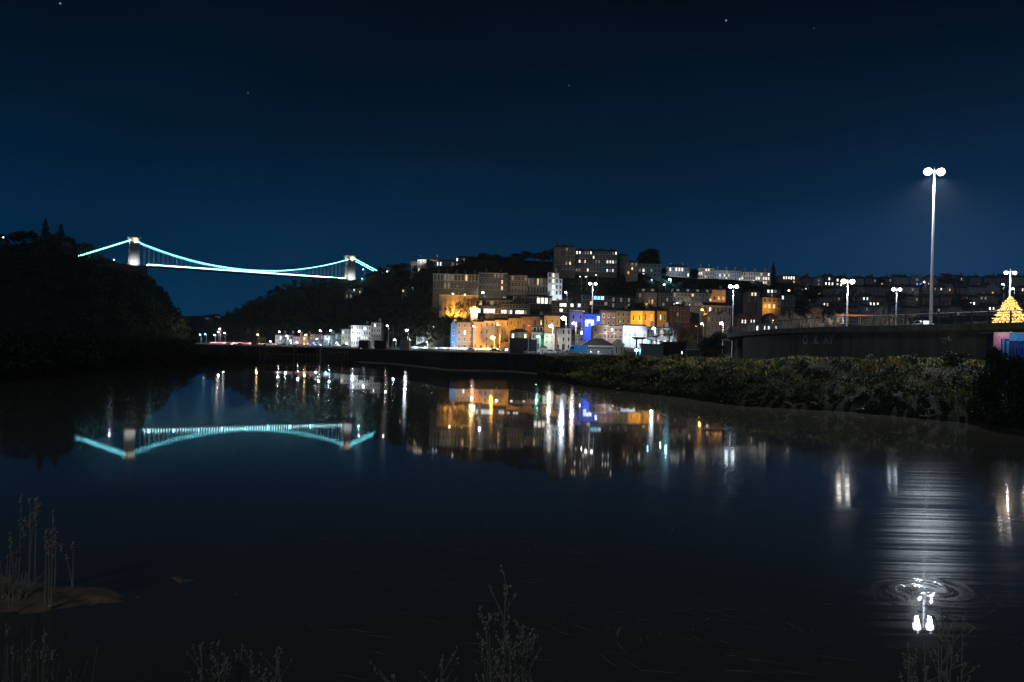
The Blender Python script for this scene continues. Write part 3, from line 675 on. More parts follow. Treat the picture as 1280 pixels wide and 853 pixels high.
# --- middle slope right ------------------------------------------------------------------------
building('hillside_terrace', 'short terrace with two roof dormers and one amber window', 798, 821, 366, 381, STONE, 2, 6, D=418, depth=9, roof='mansard', rh=6, dorm=2, lit=[(814,377,'o'),(802,371,'d')], dlit=('d','d'))
building('hillside_terrace', 'dark stone house with one faint lamp between the two dormered terraces', 822, 841, 366, 384, DSTONE, 3, 4, D=420, depth=9, rh=3, lit=[(835,377,'d'),(830,383,'d')], chim=2)
building('hillside_terrace', 'long terrace with four roof dormers left of the lit chimneyed house', 841, 890, 366.5, 383, STONE, 3, 11, D=428, depth=9, roof='mansard', rh=5.5, dorm=4, lit=[(867,371,'y'),(845,370,'d'),(872,378,'d'),(876,378,'d'),(858,376,'d')], dlit=('d','d','d','d'), trim=TRIM)
building('lit_gable_house', 'orange floodlit house with a tall chimney above the twin masts row', 890, 907, 362.5, 377, PINK, 2, 3, D=436, depth=9, roof='gable', rh=2.5, lit=[(899,371,'o'),(903,371,'o')], chim=1)
building('dark_terrace', 'dark brick terrace behind the bare lit tree', 836, 862, 383, 404, BRICK, 3, 6, D=375, depth=9, rh=3, lit=[(849,390,'d')], chim=2)
building('twin_gabled_house', 'blue grey house with twin front gables left of the curved flyover, left gable', 883, 898, 394, 415, GREY, 2, 3, D=372, depth=9, roof='gable_front', rh=5, ww=.3, wh=.5)
building('twin_gabled_house', 'blue grey house with twin front gables left of the curved flyover, right gable', 898, 912, 394, 415, GREY, 2, 3, D=372, depth=9, roof='gable_front', rh=5, ww=.3, wh=.5)
building('long_roof_house', 'broad house with a pale lit roof line above the twin gables', 880, 914, 383, 396, GREY, 1, 7, D=395, depth=10, roof='gable', rh=5, fascia=WTRIM)
for i, (a, b_, lab, lt) in enumerate(((922,937,'gabled dark house with two lit windows just above the flyover railing',[(927,401,'w'),(932,401,'w')]), (937,951,'gabled dark house second in the row above the flyover railing, one lit window',[(941,401,'b')]),
        (956,972,'gabled dark house with a bright white wall light right of its neighbours',[(967,402,'W')]))):
    building('gabled_house', lab, a, b_, 398, 414, BRICK, 2, 4, D=372, depth=9, roof='gable_front', rh=6, ww=.35, wh=.5, lit=lt)
building('low_office', 'low flat block with three lit windows seen through the flyover railing', 944, 968, 405, 416, GREY, 1, 5, D=250, depth=8, roof='flat', lit=[(948,409,'w'),(954,409,'w'),(962.5,409,'b')], ww=.45, wh=.5)
building('amber_house', 'stone house floodlit amber with glowing windows on the dark middle slope', 953, 976, 372, 387, STONE, 2, 4, D=430, depth=9, rh=2, lit=[(958,380,'o'),(962,380,'y'),(966,380,'y')])
building('slope_house', 'dark house with a bright pair of windows above the amber house', 958, 976, 362, 373, DSTONE, 2, 4, D=470, depth=8, rh=3, lit=[(963,366.5,'W'),(966,366.5,'w'),(969,367,'d')])
building('slope_house', 'dark house with one yellow window left of the bright pair', 934, 950, 365, 378, DSTONE, 2, 4, D=445, depth=8, rh=3, lit=[(940,369.5,'y'),(943,369.5,'w')])
building('slope_house', 'small house with two cool windows right of the amber house', 976, 994, 369, 384, DSTONE, 2, 4, D=450, depth=8, rh=3, lit=[(973,373,'d'),(978,373.5,'b')])
building('orange_roof_shop', 'long low shop with orange glowing eaves behind the bare trees at the flyover', 1046, 1092, 394.5, 408, BRICK, 1, 9, D=300, depth=9, roof='flat', lit=[(1052,402,'b'),(1060,402,'d')], fascia=emit('orange_eaves_glow', (1,.30,.08), .55), ww=.5)  # fascia glows by itself to show orange light on the roof

# right hillside: rows of houses on their own streets, lit windows where the photograph has them
RLIT = [(1025,350.5,'d'),(1030,352,'w'),(1037,349.5,'w'),(1036,354,'w'),(1040,354,'w'),(1046,350,'w'),(1049,354,'b'),(1053,354,'w'),(1078,373.5,'w'),(1082,374,'b'),(1090,382,'w'),(1093,382,'w'),(1097,382,'w'),(1085,387.5,'d'),
        (1112,350,'d'),(1146,355.5,'v'),(1149,355.5,'v'),(1157,355,'y'),(1178,363,'w'),(1186,361,'o'),(1171,387,'d'),(1176,387,'d'),(1192,372,'d'),(1197,371,'d'),(1202,373,'w'),(1206,372,'d'),(1214,379.5,'w'),(1219,379.5,'W'),
        (1226,375,'d'),(1231,375,'d'),(1238,387,'W'),(1242,386.5,'w'),(1236,364.5,'o'),(1240,364.5,'o'),(1244,365,'o'),(1255,359,'b'),(1266,361,'w'),(1269,364,'b'),(1278,361,'w'),(1008,360,'w'),(1014,373,'d'),(1009,370,'w'),(1030,378,'w'),(1024,366,'w'),(1086,358,'o'),(1096,353,'d'),(1101,356,'o'),(1150,371,'d')]
rowspec = [(352, 11.5, 1000, 1290, 'ridge row'), (364, 11, 992, 1290, 'second row'), (377, 11.5, 996, 1290, 'third row'), (390, 12, 998, 1290, 'lowest row')]
ordw = ['first','second','third','fourth','fifth','sixth','seventh','eighth','ninth','tenth','eleventh','twelfth','thirteenth','fourteenth','fifteenth','sixteenth','seventeenth','eighteenth','nineteenth','twentieth','twenty first','twenty second','twenty third','twenty fourth']
cname = {'w':'white','W':'bright white','b':'cool white','d':'dimly lit','y':'warm yellow','o':'amber','v':'blue'}
hs = []
for ri, (y, hh, a, b_, rn) in enumerate(rowspec):
    x = a + R.uniform(0, 6)
    while x < b_:
        wd = R.uniform(11, 22); yb = y + 6 + R.uniform(-1.2, 1.2)
        hs.append([ri, x, x+wd, yb-R.uniform(.85, 1.1)*hh, yb, []]); x += wd + (R.uniform(1, 6) if R.random() < .6 else .3)
for px, py, k in RLIT:
    c = min(hs, key=lambda h: max(0, h[1]+1-px, px-h[2]+1)*3 + abs((h[3]+h[4])/2-py)); c[5].append((px, py, k))
cnt = [0]*4
for h in hs:
    ri = h[0]; cnt[ri] += 1
    wallm, wn_ = R.choice([(DSTONE,'dark stone'),(BRICK,'brick'),(GREY,'grey'),(BRICK,'brick'),(STONE,'tan stone')])
    if h[5]:
        ks = h[5]; kk = ' and '.join(list(dict.fromkeys(cname[k[2]] for k in ks))[:2])
        lab = '%s house with %s %s window%s, %s from left in %s' % (wn_, 'one' if len(ks) == 1 else ('two' if len(ks) == 2 else 'several'), kk, '' if len(ks) == 1 else 's', ordw[cnt[ri]-1], rowspec[ri][4])
        g = None
    else: lab = 'unlit dark house on the far right hillside above the flyover'; g = 'unlit houses on the right hillside'
    wpx = h[2]-h[1]
    building('hillside_house', lab, h[1], h[2], h[3], h[4], wallm, 2, max(3, int(wpx/4.2)), depth=8, roof=R.choice(['gable','hip','gable','gable_front'] if wpx < 15 else ['gable','hip']), rh=R.uniform(2.5, 4.5), lit=h[5], chim=R.choice([1,1,2]), group=g, cat='house', ww=.4, wh=.5)
# --- hotwells row, far left ---------------------------------------------------------------------
LEFT = [(344,357,419,434,GREY,2,3,'narrow pale house with white lights at the left end of the far waterside row',[(349,416,'w'),(350,425,'b')]),
 (357.5,366,419,434,GREY,2,2,'blue grey house second in the far waterside row, one bright window',[(358,420,'w'),(362,430,'c')]),
 (366.5,377.5,421,434,PINK,2,3,'pinkish house in the far waterside row left of the yellow lit house',[(368,430,'d')]),
 (378,387,420,434,OCHRE,2,2,'house glowing yellow in the far waterside row',[(380,426,'y'),(382,426,'y'),(380,431,'y'),(383,431,'y')]),
 (387.5,404,418,433,DSTONE,2,5,'dark long fronted house with faint windows behind moored masts',[(402,423,'d'),(396,427,'d')]),
 (404.5,418,419,433,GREY,2,3,'dark house with a bright cyan shop window',[(409,425,'c'),(411,425,'c')]),
 (418.5,426,417,433,DSTONE,2,2,'narrow dark house right of the cyan shop window house',[(421,421,'d'),(421,425,'d')]),
 (426.5,438,412,433,PALE,3,3,'grey stone three storey house left of the white fronted hotel',[(428,412,'b'),(433,424,'d')]),
 (438.5,463,407,432,WHITE,4,8,'wide white fronted waterside hotel with a bright row of ground floor windows',[(441,424,'w'),(444,425,'w'),(452,425,'w'),(455,425,'w'),(460,424,'w'),(444,409,'b'),(448,409,'d')]),
 (463.5,476,403.5,430,PALE,4,4,'tall pale house with one bright top window right of the white fronted hotel',[(468,408,'W'),(466,424,'d')])]
for a, b_, yt, yb, wl, rw, cl, lab, lt in LEFT:
    building('waterside_house', lab, a, b_, yt, yb, wl, rw, cl, D=itp((a+b_)/2, D0T)+4, depth=9, roof=R.choice(['gable','hip']), rh=2.5, lit=lt, chim=1, cat='house', ww=.4, wh=.5, door=cl > 2)
building('waterside_cottage', 'white lit cottage under the brightest far waterside lamp', 509.5, 520, 419, 437, PALE, 2, 2, D=424, depth=7, roof='gable', rh=3, ww=.25, wh=.4, lit=[(514,421,'w')])
building('waterside_store', 'low white lit long building with flat roof behind the quay road', 520, 551.5, 421.5, 437, WHITE, 2, 7, D=412, depth=9, roof='flat', roofm=SLATE, ww=.3, wh=.4, lit=[(543,428,'b')], chim=2)
building('waterside_store', 'dim grey cottage between the long white building and blue gable', 551.5, 562.5, 420.5, 437, GREY, 2, 2, D=408, depth=9, roof='gable', rh=2, ww=.3, wh=.4)
building('upper_store', 'grey roof storey with skylights rising behind the long white building', 520, 541, 415, 424, GREY, 1, 4, D=425, depth=6, roof='flat', lit=[(533,418,'b'),(525,418,'d')])
building('concrete_store', 'square pale concrete store on the quay below the bright lamp', 500, 511, 426.5, 441, CONC, 1, 1, D=330, depth=5, roof='flat', roofm=CONC, ww=.2, wh=.2, cat='store')
building('black_shed', 'black square pump house on the left quay', 467.5, 482, 427, 442, BLACKW, 1, 2, D=330, depth=6, roof='flat', roofm=BLACKW, ww=.12, wh=.2, cat='shed', frame=BLACKW)
building('black_shed', 'low black shed with rough roof between left quay and white fronted hotel', 448, 460, 428, 441, BLACKW, 1, 2, D=345, depth=6, roof='gable', rh=2, ww=.12, wh=.2, cat='shed', frame=BLACKW)
building('chapel_house', 'small stone house with pale lit gable below the right bridge tower', 431, 441, 366.5, 374, STONE, 1, 2, base=3, depth=9, roof='gable_front', rh=5, fascia=WTRIM, ww=.3, wh=.5, lit=[(435,370,'d')])
building('chapel_house', 'tiny blue lit house beside the gabled house under the bridge tower', 441, 447, 361, 369, PALE, 2, 2, base=3, depth=8, roof='flat', lit=[(443,361.5,'b')])
building('cliff_house', 'little pale house right of the blue lit house on the cliff', 448.5, 453.5, 360, 367, PALE, 2, 2, base=3, depth=8, rh=2)
for (a, b_, yt, yb, lab, lt) in ((268,275,395,401,'dim far building on the hill seen through the gorge',[(271,396,'d')]), (256,262,397,402,'smaller dim far building left of the other in the gorge',[(259,399,'d')])):
    building('far_building', lab, a, b_, yt, yb, PALE, 1, 3, D=1990, depth=20, roof='flat', lit=lt, base=25)
for (px, y0, lab, lt) in ((507,362,'dark cliff house with one small lit window, upper left slope',[(507,365,'w')]), (511,359,'dark cliff house with a cluster of dim windows on the wooded slope',[(509,368,'d'),(514,361,'w')])):
    building('cliff_house', lab, px-5, px+6, y0, y0+12, DSTONE, 3, 3, D=Dof(px, y0+12), depth=8, rh=3, lit=lt)

# ------------------------------------------------------------------ street lamps of the town, with added facade washers among them
lamp(508,413,400,CC,2600,'brightest street lamp over the far left quay road',es=22,size=.55)
lamp(592,408,362,CW,300,'white lamp at the corner of the pink terraced house',es=14,size=.35)
lamp(616,422.5,366,CO,12000,'amber sodium lamp burning before the yellow terraced house',es=45,size=.95)
lamp(623,406.5,367,CW,60,'small white lamp high on the amber washed terrace',es=8,size=.25)
lamp(672.3,421,270,CG,420,'green street light in front of the dormered cream shop',es=16,size=.4)
lamp(688,408,266,CW,1500,'white street lamp above the tall cream building',es=20,size=.5)
lamp(704.5,398,243,CC,1700,'brightest blue white lamp over the white three storey house',es=30,size=.75)
lamp(717,404.5,262,(1,.80,.66),1500,'pinkish white lamp in front of the violet lit house',es=22,size=.5)
lamp(731,402,296,CP,330,'violet lamp washing the rendered house beside the bar',es=3,size=.15)
lamp(740,411,298,CB,1300,'blue floodlight washing the bar front',es=3,size=.15)
lamp(760.5,379,430,CY,1300,'cyan white lamp on the slope right of the slim mast',es=26,size=.75)
lamp(775.5,366,445,CWM,700,'yellow lamp below the grand hilltop building',es=14,size=.6)
lamp(795.5,438,240,CY,120,'bright cyan lamp low by the footbridge pillar',es=26,size=.5,arm=0)
lamp(816.5,411,300,CC,2600,'white floodlight over the footbridge deck',es=14,size=.5)
lamp(785,415,298,CC,1100,'white floodlight facing the blank white warehouse',es=4,size=.15)
lamp(707,365.5,424,CC,700,'blue white lamp right of the white stair tower house',es=20,size=.55)
lamp(603.5,366,423,CW,350,'white lamp between the two stone terraces',es=18,size=.6)
lamp(592,384,400,(1,.50,.09),6000,'amber lamp over the lean to at the retaining wall',es=10,size=.4)
lamp(570,392,403,(1,.48,.08),4500,'amber lamp at the left of the retaining wall',es=5,size=.25)
lamp(566,367.5,419,CWM,90,'left of two small lamps on top of the retaining wall',es=12,size=.4)
lamp(581,368.5,419,CW,90,'right of two small lamps on top of the retaining wall',es=10,size=.35)
lamp(837,349.5,470,CY,900,'cyan lamp below the blue grey hilltop terrace',es=20,size=.7)
lamp(792,352,452,CY,250,'small cyan lamp under the domed hilltop tree',es=10,size=.4)
lamp(814.5,350,455,CY,150,'faint teal lamp right of the domed tree',es=6,size=.35)
lamp(830,356,440,CW,200,'white lamp on the slope under the cyan lamp',es=8,size=.45)
lamp(856,384,398,CWM,350,'yellow lamp under the four dormered terrace',es=14,size=.45)
lamp(846,379,425,CW,150,'small white lamp left of the yellow lamp by the dormers',es=8,size=.3)
lamp(768,417,281,CW,500,'added white lamp brightening the pink quayside shops',es=4,size=.2)  # added to brighten the dim shop fronts
lamp(748,440,238,CW,160,'added low white lamp lighting the brown roofed shed',es=4,size=.15)  # added so that the shed fascia catches light
lamp(877.5,387.5,390,CO,700,'amber lamp on the lane above the olive bush',es=16,size=.55)
lamp(870,408,350,CO,900,'low amber lamp lighting the garden wall beside the olive bush',es=5,size=.2)
lamp(877,405,352,CW,400,'white lamp just right of the amber garden wall',es=14,size=.45)
lamp(901.5,404.5,318,(1,.88,.85),1500,'pinkish white lamp in front of the twin gables',es=22,size=.6)
lamp(525,320,580,CW,1800,'floodlight on the hilltop before the pale villa',es=2,size=.15)
lamp(572,358,412,CWM,420,'garden lamp lighting the pilastered stone terrace',es=2,size=.15)
lamp(630,372,414,CC,380,'blue white lamp at the roof of the modern flats',es=3,size=.2)
lamp(672,371,418,CW,250,'added wash lamp before the pilastered pale house',es=2,size=.15)  # added washer for the pale front
lamp(693,374,420,CC,800,'added floodlight washing the white tower house from below',es=4,size=.2)  # added washer for the white front
lamp(745,344,440,CW,120,'lamp on the lawn of the grand hilltop building',es=5,size=.3)
lamp(725,346,440,CW,120,'left lamp on the lawn of the grand hilltop building',es=5,size=.3)
lamp(732,346,440,CW,80,'middle lamp on the lawn of the grand hilltop building',es=6,size=.3)
lamp(846,342,490,CC,700,'added wash lamp in front of the blue grey hilltop terrace',es=2,size=.15)  # terrace and crescent lamps from here are added to wash the fronts
lamp(882,346,545,CW,800,'left added wash lamp along the white crescent',es=5,size=.3)
lamp(908,348,558,CC,800,'middle added wash lamp along the white crescent',es=5,size=.3)
lamp(942,351,570,CW,800,'right added wash lamp along the white crescent',es=5,size=.3)
lamp(862,381,415,CW,260,'added wash lamp in the street of the four dormered terrace',es=3,size=.2)
lamp(809,380,405,CWM,320,'added wash lamp in front of the two dormered terrace',es=3,size=.2)
lamp(900,374,425,(1,.55,.2),900,'amber floodlight before the chimneyed orange house',es=3,size=.2)
lamp(812,399,340,(1,.5,.08),1500,'added amber wash lamp below the orange house row',es=3,size=.2)  # lamps below the house row are added to wash its fronts
lamp(794,399,338,(1,.5,.06),1700,'added amber wash lamp below the golden yellow house',es=3,size=.2)
lamp(775,402,326,CWM,500,'added warm wash lamp below the brown house pair',es=3,size=.2)
lamp(690,404,312,(1,.55,.2),1000,'added amber wash lamp below the small amber house',es=4,size=.2)
lamp(655,408,330,(1,.55,.16),700,'added amber wash lamp below the rust brown house',es=4,size=.2)
lamp(643,410,335,(1,.5,.06),1500,'added amber wash lamp below the small yellow house',es=3,size=.2)
lamp(566,428,366,(.2,.6,1),1300,'blue floodlight before the narrow gable end',es=4,size=.2)
lamp(533,428,402,CC,1500,'cool floodlight before the long white building',es=6,size=.25)
lamp(549.5,428,404,CY,500,'cyan white door lamp at the end of the long white building',es=16,size=.4)
lamp(962,384,425,CO,700,'amber floodlight before the amber house on the dark slope',es=3,size=.2)
lamp(541.5,409,420,CC,60,'left of two small lamps behind the long white building',es=8,size=.35)
lamp(546,409.5,420,CC,0,'right of two small lamps behind the long white building',es=3,size=.3)
lamp(493,425,395,CC,250,'low white lamp right of the black pump house',es=12,size=.45)
lamp(986,363.5,480,CWM,100,'small yellow lamp right of the bright window pair',es=10,size=.5,group=None)
lamp(1008,358.5,520,CW,100,'small white lamp above the bare trees of the flyover',es=10,size=.5)
lamp(1155,353,560,CW,200,'ridge lamp just left of the tallest mast column',es=8,size=.5)
lamp(1253,355.5,400,CC,400,'cool lamp left of the mast behind the golden tree',es=12,size=.4)
lamp(1266,361,395,CW,400,'white lamp right of the mast behind the golden tree',es=12,size=.5)
for i, (px, py, col, pw, lab) in enumerate(((250,418.5,CY,300,'leftmost cyan lamp at the swing bridge'), (256.5,418,CY,400,'second cyan lamp at the swing bridge'), (268,419,CY,300,'third cyan lamp at the swing bridge'), (274.5,411.5,CW,900,'topmost white lamp of the road bend in the gorge'),
        (272.5,415,CW,400,'white lamp just under the topmost lamp of the road bend'), (280.5,416.5,CW,400,'white lamp right of the road bend'), (322,418.5,CWM,500,'yellow lamp before the pale lit bush on the road'), (349,415,CW,300,'white lamp over the narrow pale far house'),
        (358,420,CC,200,'cool lamp before the second far waterside house'), (374,414.5,CW,200,'white lamp above the pinkish far house'), (382,419,CWM,400,'warm lamp before the yellow lit far house'), (400,413.5,CW,250,'white lamp right of the moored masts'),
        (413,413.5,CC,200,'dim cool lamp above the cyan shop window'), (392,429,CB,500,'blue lamp at the moored boat'), (433,430,CC,600,'cool lamp before the grey three storey house'), (450,430,CW,900,'white lamp before the white fronted hotel'), (469,431,CC,600,'cool lamp before the tall pale house'),
        (338,427,CW,300,'low white lamp left of the narrow pale far house'), (363,426,CC,300,'low cool lamp by the blue grey far house'), (371,428,(1,.5,.6),300,'low pink lamp before the pinkish far house'), (396,424,CC,300,'low cool lamp at the moored masts'), (409,424,CY,500,'low cyan lamp before the cyan shop window'), (421,429,CW,300,'low white lamp before the narrow dark far house'), (456,411,CC,150,'small lamp on the wall of the white fronted hotel'), (442,418,CC,500,'lamp over the ground floor of the white fronted hotel'),
        (484,407.5,CW,100,'small white lamp on the slope over the black pump house'))):
    lamp(px, py, itp(px, D0T)-4, col, pw*1.8, lab, es=10, size=.5)
for px, py, D, col, pw, lab in ((452.5,348.5,800,(.2,1,.8),500,'left of two green traffic lights beside the right bridge tower'), (458.5,348,800,(.2,1,.8),500,'right of two green traffic lights beside the right bridge tower'), (454,337,805,CW,500,'white lamp above the two green bridge lights'),
        (484,339.5,745,CW,300,'white lamp at the right end of the bridge chain'), (480,347.5,740,CW,900,'long bright lamp on the cliff top road'), (484,346.5,740,CW,400,'white lamp beside the long bright cliff road lamp'),
        (123,313.5,752,CC,500,'cool lamp on the left bridge chain approach'), (111,322,740,CW,150,'small white lamp among dark trees left of the bridge'), (142.5,325,736,CC,500,'cool lamp close left of the left bridge tower'), (4,297,690,CW,50,'tiny lamp in the dark trees at the far left')):
    h = P(px, py, D); lamp(px, py, D, col, pw, lab, es=6, size=.6, zb=h.z-6)

# bar window sign
h = P(737, 404, 303.6)
r = empty('bar_window', (h.x, 303.75, h.z-1.2)); tag(r, 'large white glowing gridded bar window on the blue lit wall', 'window')
f = MB()
for x in (-1.6, -.55, .55, 1.6): f.box(x-.06, x+.06, -.08, .0, -.1, 2.5)
f.box(-1.66, 1.66, -.07, -.01, 1.15, 1.25).box(-1.66, 1.66, -.07, -.01, -.2, -.1).box(-1.66, 1.66, -.07, -.01, 2.5, 2.6)
f.build('frame', WTRIM, r)
for i in range(3):
    for j in range(2):
        if (i, j) == (1, 0): continue
        x0 = -1.5 + i*1.06; MB().box(x0, x0+.92, -.03, .0, j*1.25, j*1.25+1.12).build('pane', emit('bar_glow', (.75, .85, 1), 3.5), r)

# ------------------------------------------------------------------ suspension bridge
A = P(167, 332, 735); B = P(437, 349, 842)
A.z = B.z = 76.0
ax_ = B - A; span = ax_.length; ang = math.atan2(ax_.y, ax_.x)
br = empty('suspension_bridge', (A.x, A.y, 76.0), ang); tag(br, 'suspension bridge with stone towers and cyan lit chains spanning the gorge', 'bridge')
BULB = emit('chain_bulb', (.20, .86, 1), 24); BULBW = emit('deck_bulb', (.48, .92, 1), 36)
TOW = mat('tower_stone', (.36, .31, .26), var=.3, scale=.5, bump=.3)
def tower(x):
    # two tapered legs joined by an arch over the roadway, cornice and cap on top
    t = MB()
    for sg in (-1, 1):
        t.frust((x-4.6, x+4.6, sg*5.6 if sg < 0 else 2.6, -2.6 if sg < 0 else 5.6), -1, (x-3.9, x+3.9, -4.9 if sg < 0 else 2.6, -2.6 if sg < 0 else 4.9), 16)
    n = 10
    arch = [(-2.6+5.2*i/n, 12.5+3.4*math.sin(pi*i/n)) for i in range(n+1)]
    for (y0, z0), (y1, z1) in zip(arch[:-1], arch[1:]):
        t.xprism([(y0, z0), (y1, z1), (y1, 16.01), (y0, 16.01)], x-3.95, x+3.95)
    t.frust((x-3.9, x+3.9, -4.9, 4.9), 16.012, (x-3.55, x+3.55, -4.5, 4.5), 22.2)
    o = t.build('tower', TOW, br)
    MB().box(x-5.0, x+5.0, -6.0, 6.0, .2, 1.0).box(x-4.5, x+4.5, -5.3, 5.3, 12.0, 12.6).build('string_course', TRIM, o)
    c = MB().box(x-4.0, x+4.0, -4.9, 4.9, 22.203, 23.0).frust((x-4.0, x+4.0, -4.9, 4.9), 23.003, (x-5.4, x+5.4, -6.2, 6.2), 24.6).box(x-5.4, x+5.4, -6.2, 6.2, 24.603, 25.4)
    c.build('cornice', TRIM, o)
    return o
for x in (0, span): tower(x)
AB = DSTONE
MB().frust((-30, 12.5, -9, 9), -46, (-24, 11, -7, 7), -1.3).build('abutment', AB, br)
MB().frust((span-7, span+26, -9, 9), -28, (span-6, span+24, -7, 7), -1.3).build('abutment', AB, br)
MB().box(11, span-6, -4.4, 4.4, -1.1, -.3).box(11, span-6, -4.75, -4.45, -1.4, .1).box(11, span-6, 4.45, 4.75, -1.4, .1).build('deck', DSTEEL, br)
MB().box(-60, 11, -4.4, 4.4, -1.2, -.3).box(span-6, span+60, -4.4, 4.4, -1.2, -.3).build('approach_road', ASPH, br)
def chz(x): return 2.0 + 19.6*((x-span/2)/(span/2))**2
for sg in (-1, 1):
    pts = [(x, sg*4.2, chz(x)) for x in np.linspace(3.6, span-3.6, 41)]
    ch = MB().path(pts, .22, 5).path([(a, b, c+.55) for a, b, c in pts], .14, 4).build('main_chain', DSTEEL, br)
    b = MB()
    for x in np.linspace(4, span-4, 84): b.ball((x, sg*4.55, chz(x)+.35), .34, nu=6, nv=4)
    stuff(b.build('chain_light', BULB, br))
    b = MB()
    for x in np.linspace(12, span-7, 80): b.ball((x, sg*4.95, .75), .36, nu=6, nv=4)
    stuff(b.build('deck_light', BULBW, br))
    rl = MB()
    for x in np.linspace(11, span-6, 90): rl.box(x-.05, x+.05, sg*4.6-.04, sg*4.6+.04, .1, 1.35)
    rl.box(11, span-6, sg*4.6-.06, sg*4.6+.06, 1.353, 1.45)
    rl.build('parapet', DSTEEL, br)
    for x in np.linspace(9, span-9, 48): MB().tube((x, sg*4.2, -.3), (x, sg*4.2, chz(x)), .11, .11, 4).build('hanger', WTRIM, br)
    for x0, x1, z1 in ((-3.6, -46, 3.2), (span+3.6, span+34, 8.6)):
        MB().tube((x0, sg*4.2, 21.6), (x1, sg*4.2, z1), .22, .22, 5).build('land_chain', DSTEEL, br)
        b = MB()
        for k in range(30):
            t = k/29; b.ball((x0+(x1-x0)*t, sg*4.55, 21.9+(z1-21.6)*t), .32, nu=6, nv=4)
        b.build('chain_light', BULB, br)
for x in np.linspace(16, span-16, 9): point(br, (x, 0, 1.6), (.3, .9, 1), 900, .2)  # unseen cyan lights added to brighten the hangers
# floodlights on the towers
for x, sd in ((0, 1), (span, 1)):
    for lx, ly, lz, pw, col in ((x-.5, -10.5, 1.2, 4200, CC), (x-6.4, -1, 1.5, 4200, (1,.93,.9)), (x+1.0, -6.6, 20.2, 1700, (1,.86,.7)), (x-5.5, 0, 19.5, 1200, (1,.92,.85))):
        fl = MB().box(lx-.35, lx+.35, ly-.2, ly+.2, lz-.9, lz-.55).build('floodlight', DSTEEL, br)
        spot(br, (lx, ly, lz-.4), (x-lx, -ly*.9, 3.0 if lz < 10 else 5), col, pw*1.4, 1.9)

# ------------------------------------------------------------------ trees
def crown_mesh(name, lobes, n, size, seed):
    g = np.random.default_rng(seed); C = []
    for cx, cy_, cz, rx, ry, rz in lobes:
        k = max(20, int(n*rx*rz/sum(l[3]*l[5] for l in lobes)))
        d = g.normal(size=(k,3)); d /= np.linalg.norm(d, axis=1, keepdims=True)
        rr = g.random((k,1))**.42
        C.append(np.array([cx,cy_,cz]) + d*rr*np.array([rx,ry,rz]))
    C = np.concatenate(C)
    return quads(name, leafquads(C, size), LEAF, g.choice(3, len(C), p=[.5,.34,.16]))
def lobes_round(h, w, seed):
    g = random.Random(seed); L = [(0,0,h*.60,w*.36,w*.36,h*.30)]
    for k in range(9):
        a = g.uniform(0, 2*pi); rr = g.uniform(.15, .36)*w
        L.append((rr*math.cos(a), rr*math.sin(a), h*g.uniform(.36,.86), w*g.uniform(.14,.24), w*g.uniform(.14,.24), h*g.uniform(.10,.17)))
    return L
def trunk_mesh(h, r, seed, bark=BARK):
    g = random.Random(seed); t = MB(); t.tube((0,0,-1.5), (.1,0,h*.5), r, r*.6, 7)
    for k in range(5):
        a = g.uniform(0, 2*pi); z = h*g.uniform(.28,.5); L = h*g.uniform(.2,.32)
        t.tube((.1*z/h,0,z), (math.cos(a)*L*.6, math.sin(a)*L*.6, z+L), r*.42, r*.12, 5)
    return t.mesh('trunk', bark)
TV = []
for k in range(5):
    TV.append((crown_mesh('crown', lobes_round(10, 9+k%3, 40+k), 900, .8, 60+k), trunk_mesh(10, .3, 70+k)))
pine = [(0.4*math.sin(k*2.1), .3*math.cos(k*1.7), 3+k*1.05, 2.6*(1-k/9.5)+.5, 2.6*(1-k/9.5)+.5, .75) for k in range(9)]
cyp = [(0,0,2+k*1.1,1.6*(1-(k/8)**2*.9)+.1,1.6*(1-(k/8)**2*.9)+.1,1.1) for k in range(8)]
PV = (crown_mesh('crown', pine, 900, .7, 91), trunk_mesh(9, .28, 92)); YV = (crown_mesh('crown', cyp, 900, .55, 93), trunk_mesh(7, .25, 94))
DOMEV = (crown_mesh('crown', lobes_round(10, 10, 7) + [(0,0,5.5,4.4,4.4,4.2)], 2600, .7, 95), trunk_mesh(10, .35, 96))
def tree(name, label, px, yt, D, zb=None, var=None, wf=1.0, group=None, hmin=4, sunk=0):
    t = P(px, yt, D); zg = ground_at(t.x, D) if zb is None else zb
    zg = min(zg, t.z-hmin) - sunk
    h = t.z - zg; crm, tkm = var or TV[R.randrange(5)]
    r = empty(name, (t.x, D, zg), R.uniform(0, 6)); tag(r, label, 'tree', group)
    s = h/10.0*1.02
    for nm, me in (('crown', crm), ('trunk', tkm)):
        o = obj(nm, me, r); o.scale = (s*wf, s*wf, s)
    return r
GL = 'dark trees on the left gorge skyline'
LZ = lambda px, D: Lz(px, D)
tree('pine_tree', 'tall dark pine standing highest on the left skyline', 57, 279, 735, zb=Lz(57,735), var=PV, wf=.9)
tree('pine_tree', 'dark pine just right of the tallest left pine', 76, 285, 735, zb=Lz(76,735), var=PV, wf=1.0)
for px, yt in ((-14,289),(3,291),(18,288),(30,286.5),(42,288),(67,293),(86,294),(97,303),(106,301),(116,309),(124,318),(133,322),(143,327),(152,331)):
    tree('skyline_tree', 'dark broadleaf tree on the left gorge skyline', px, yt+R.uniform(-1,1), 730+R.uniform(-8,8), zb=Lz(px,730), group=GL, wf=R.uniform(.9,1.3))
for px, yt, D in ((189,348,700),(195,354,690),(201,362,680),(207,370,668),(214,380,655),(221,389,640),(229,398,620),(236,408,600),(242,418,580)):
    tree('skyline_tree', 'dark tree on the steep slope below the left bridge tower', px, yt, D, zb=Lz(px,D), group='dark trees stepping down below the left tower', wf=1.1)
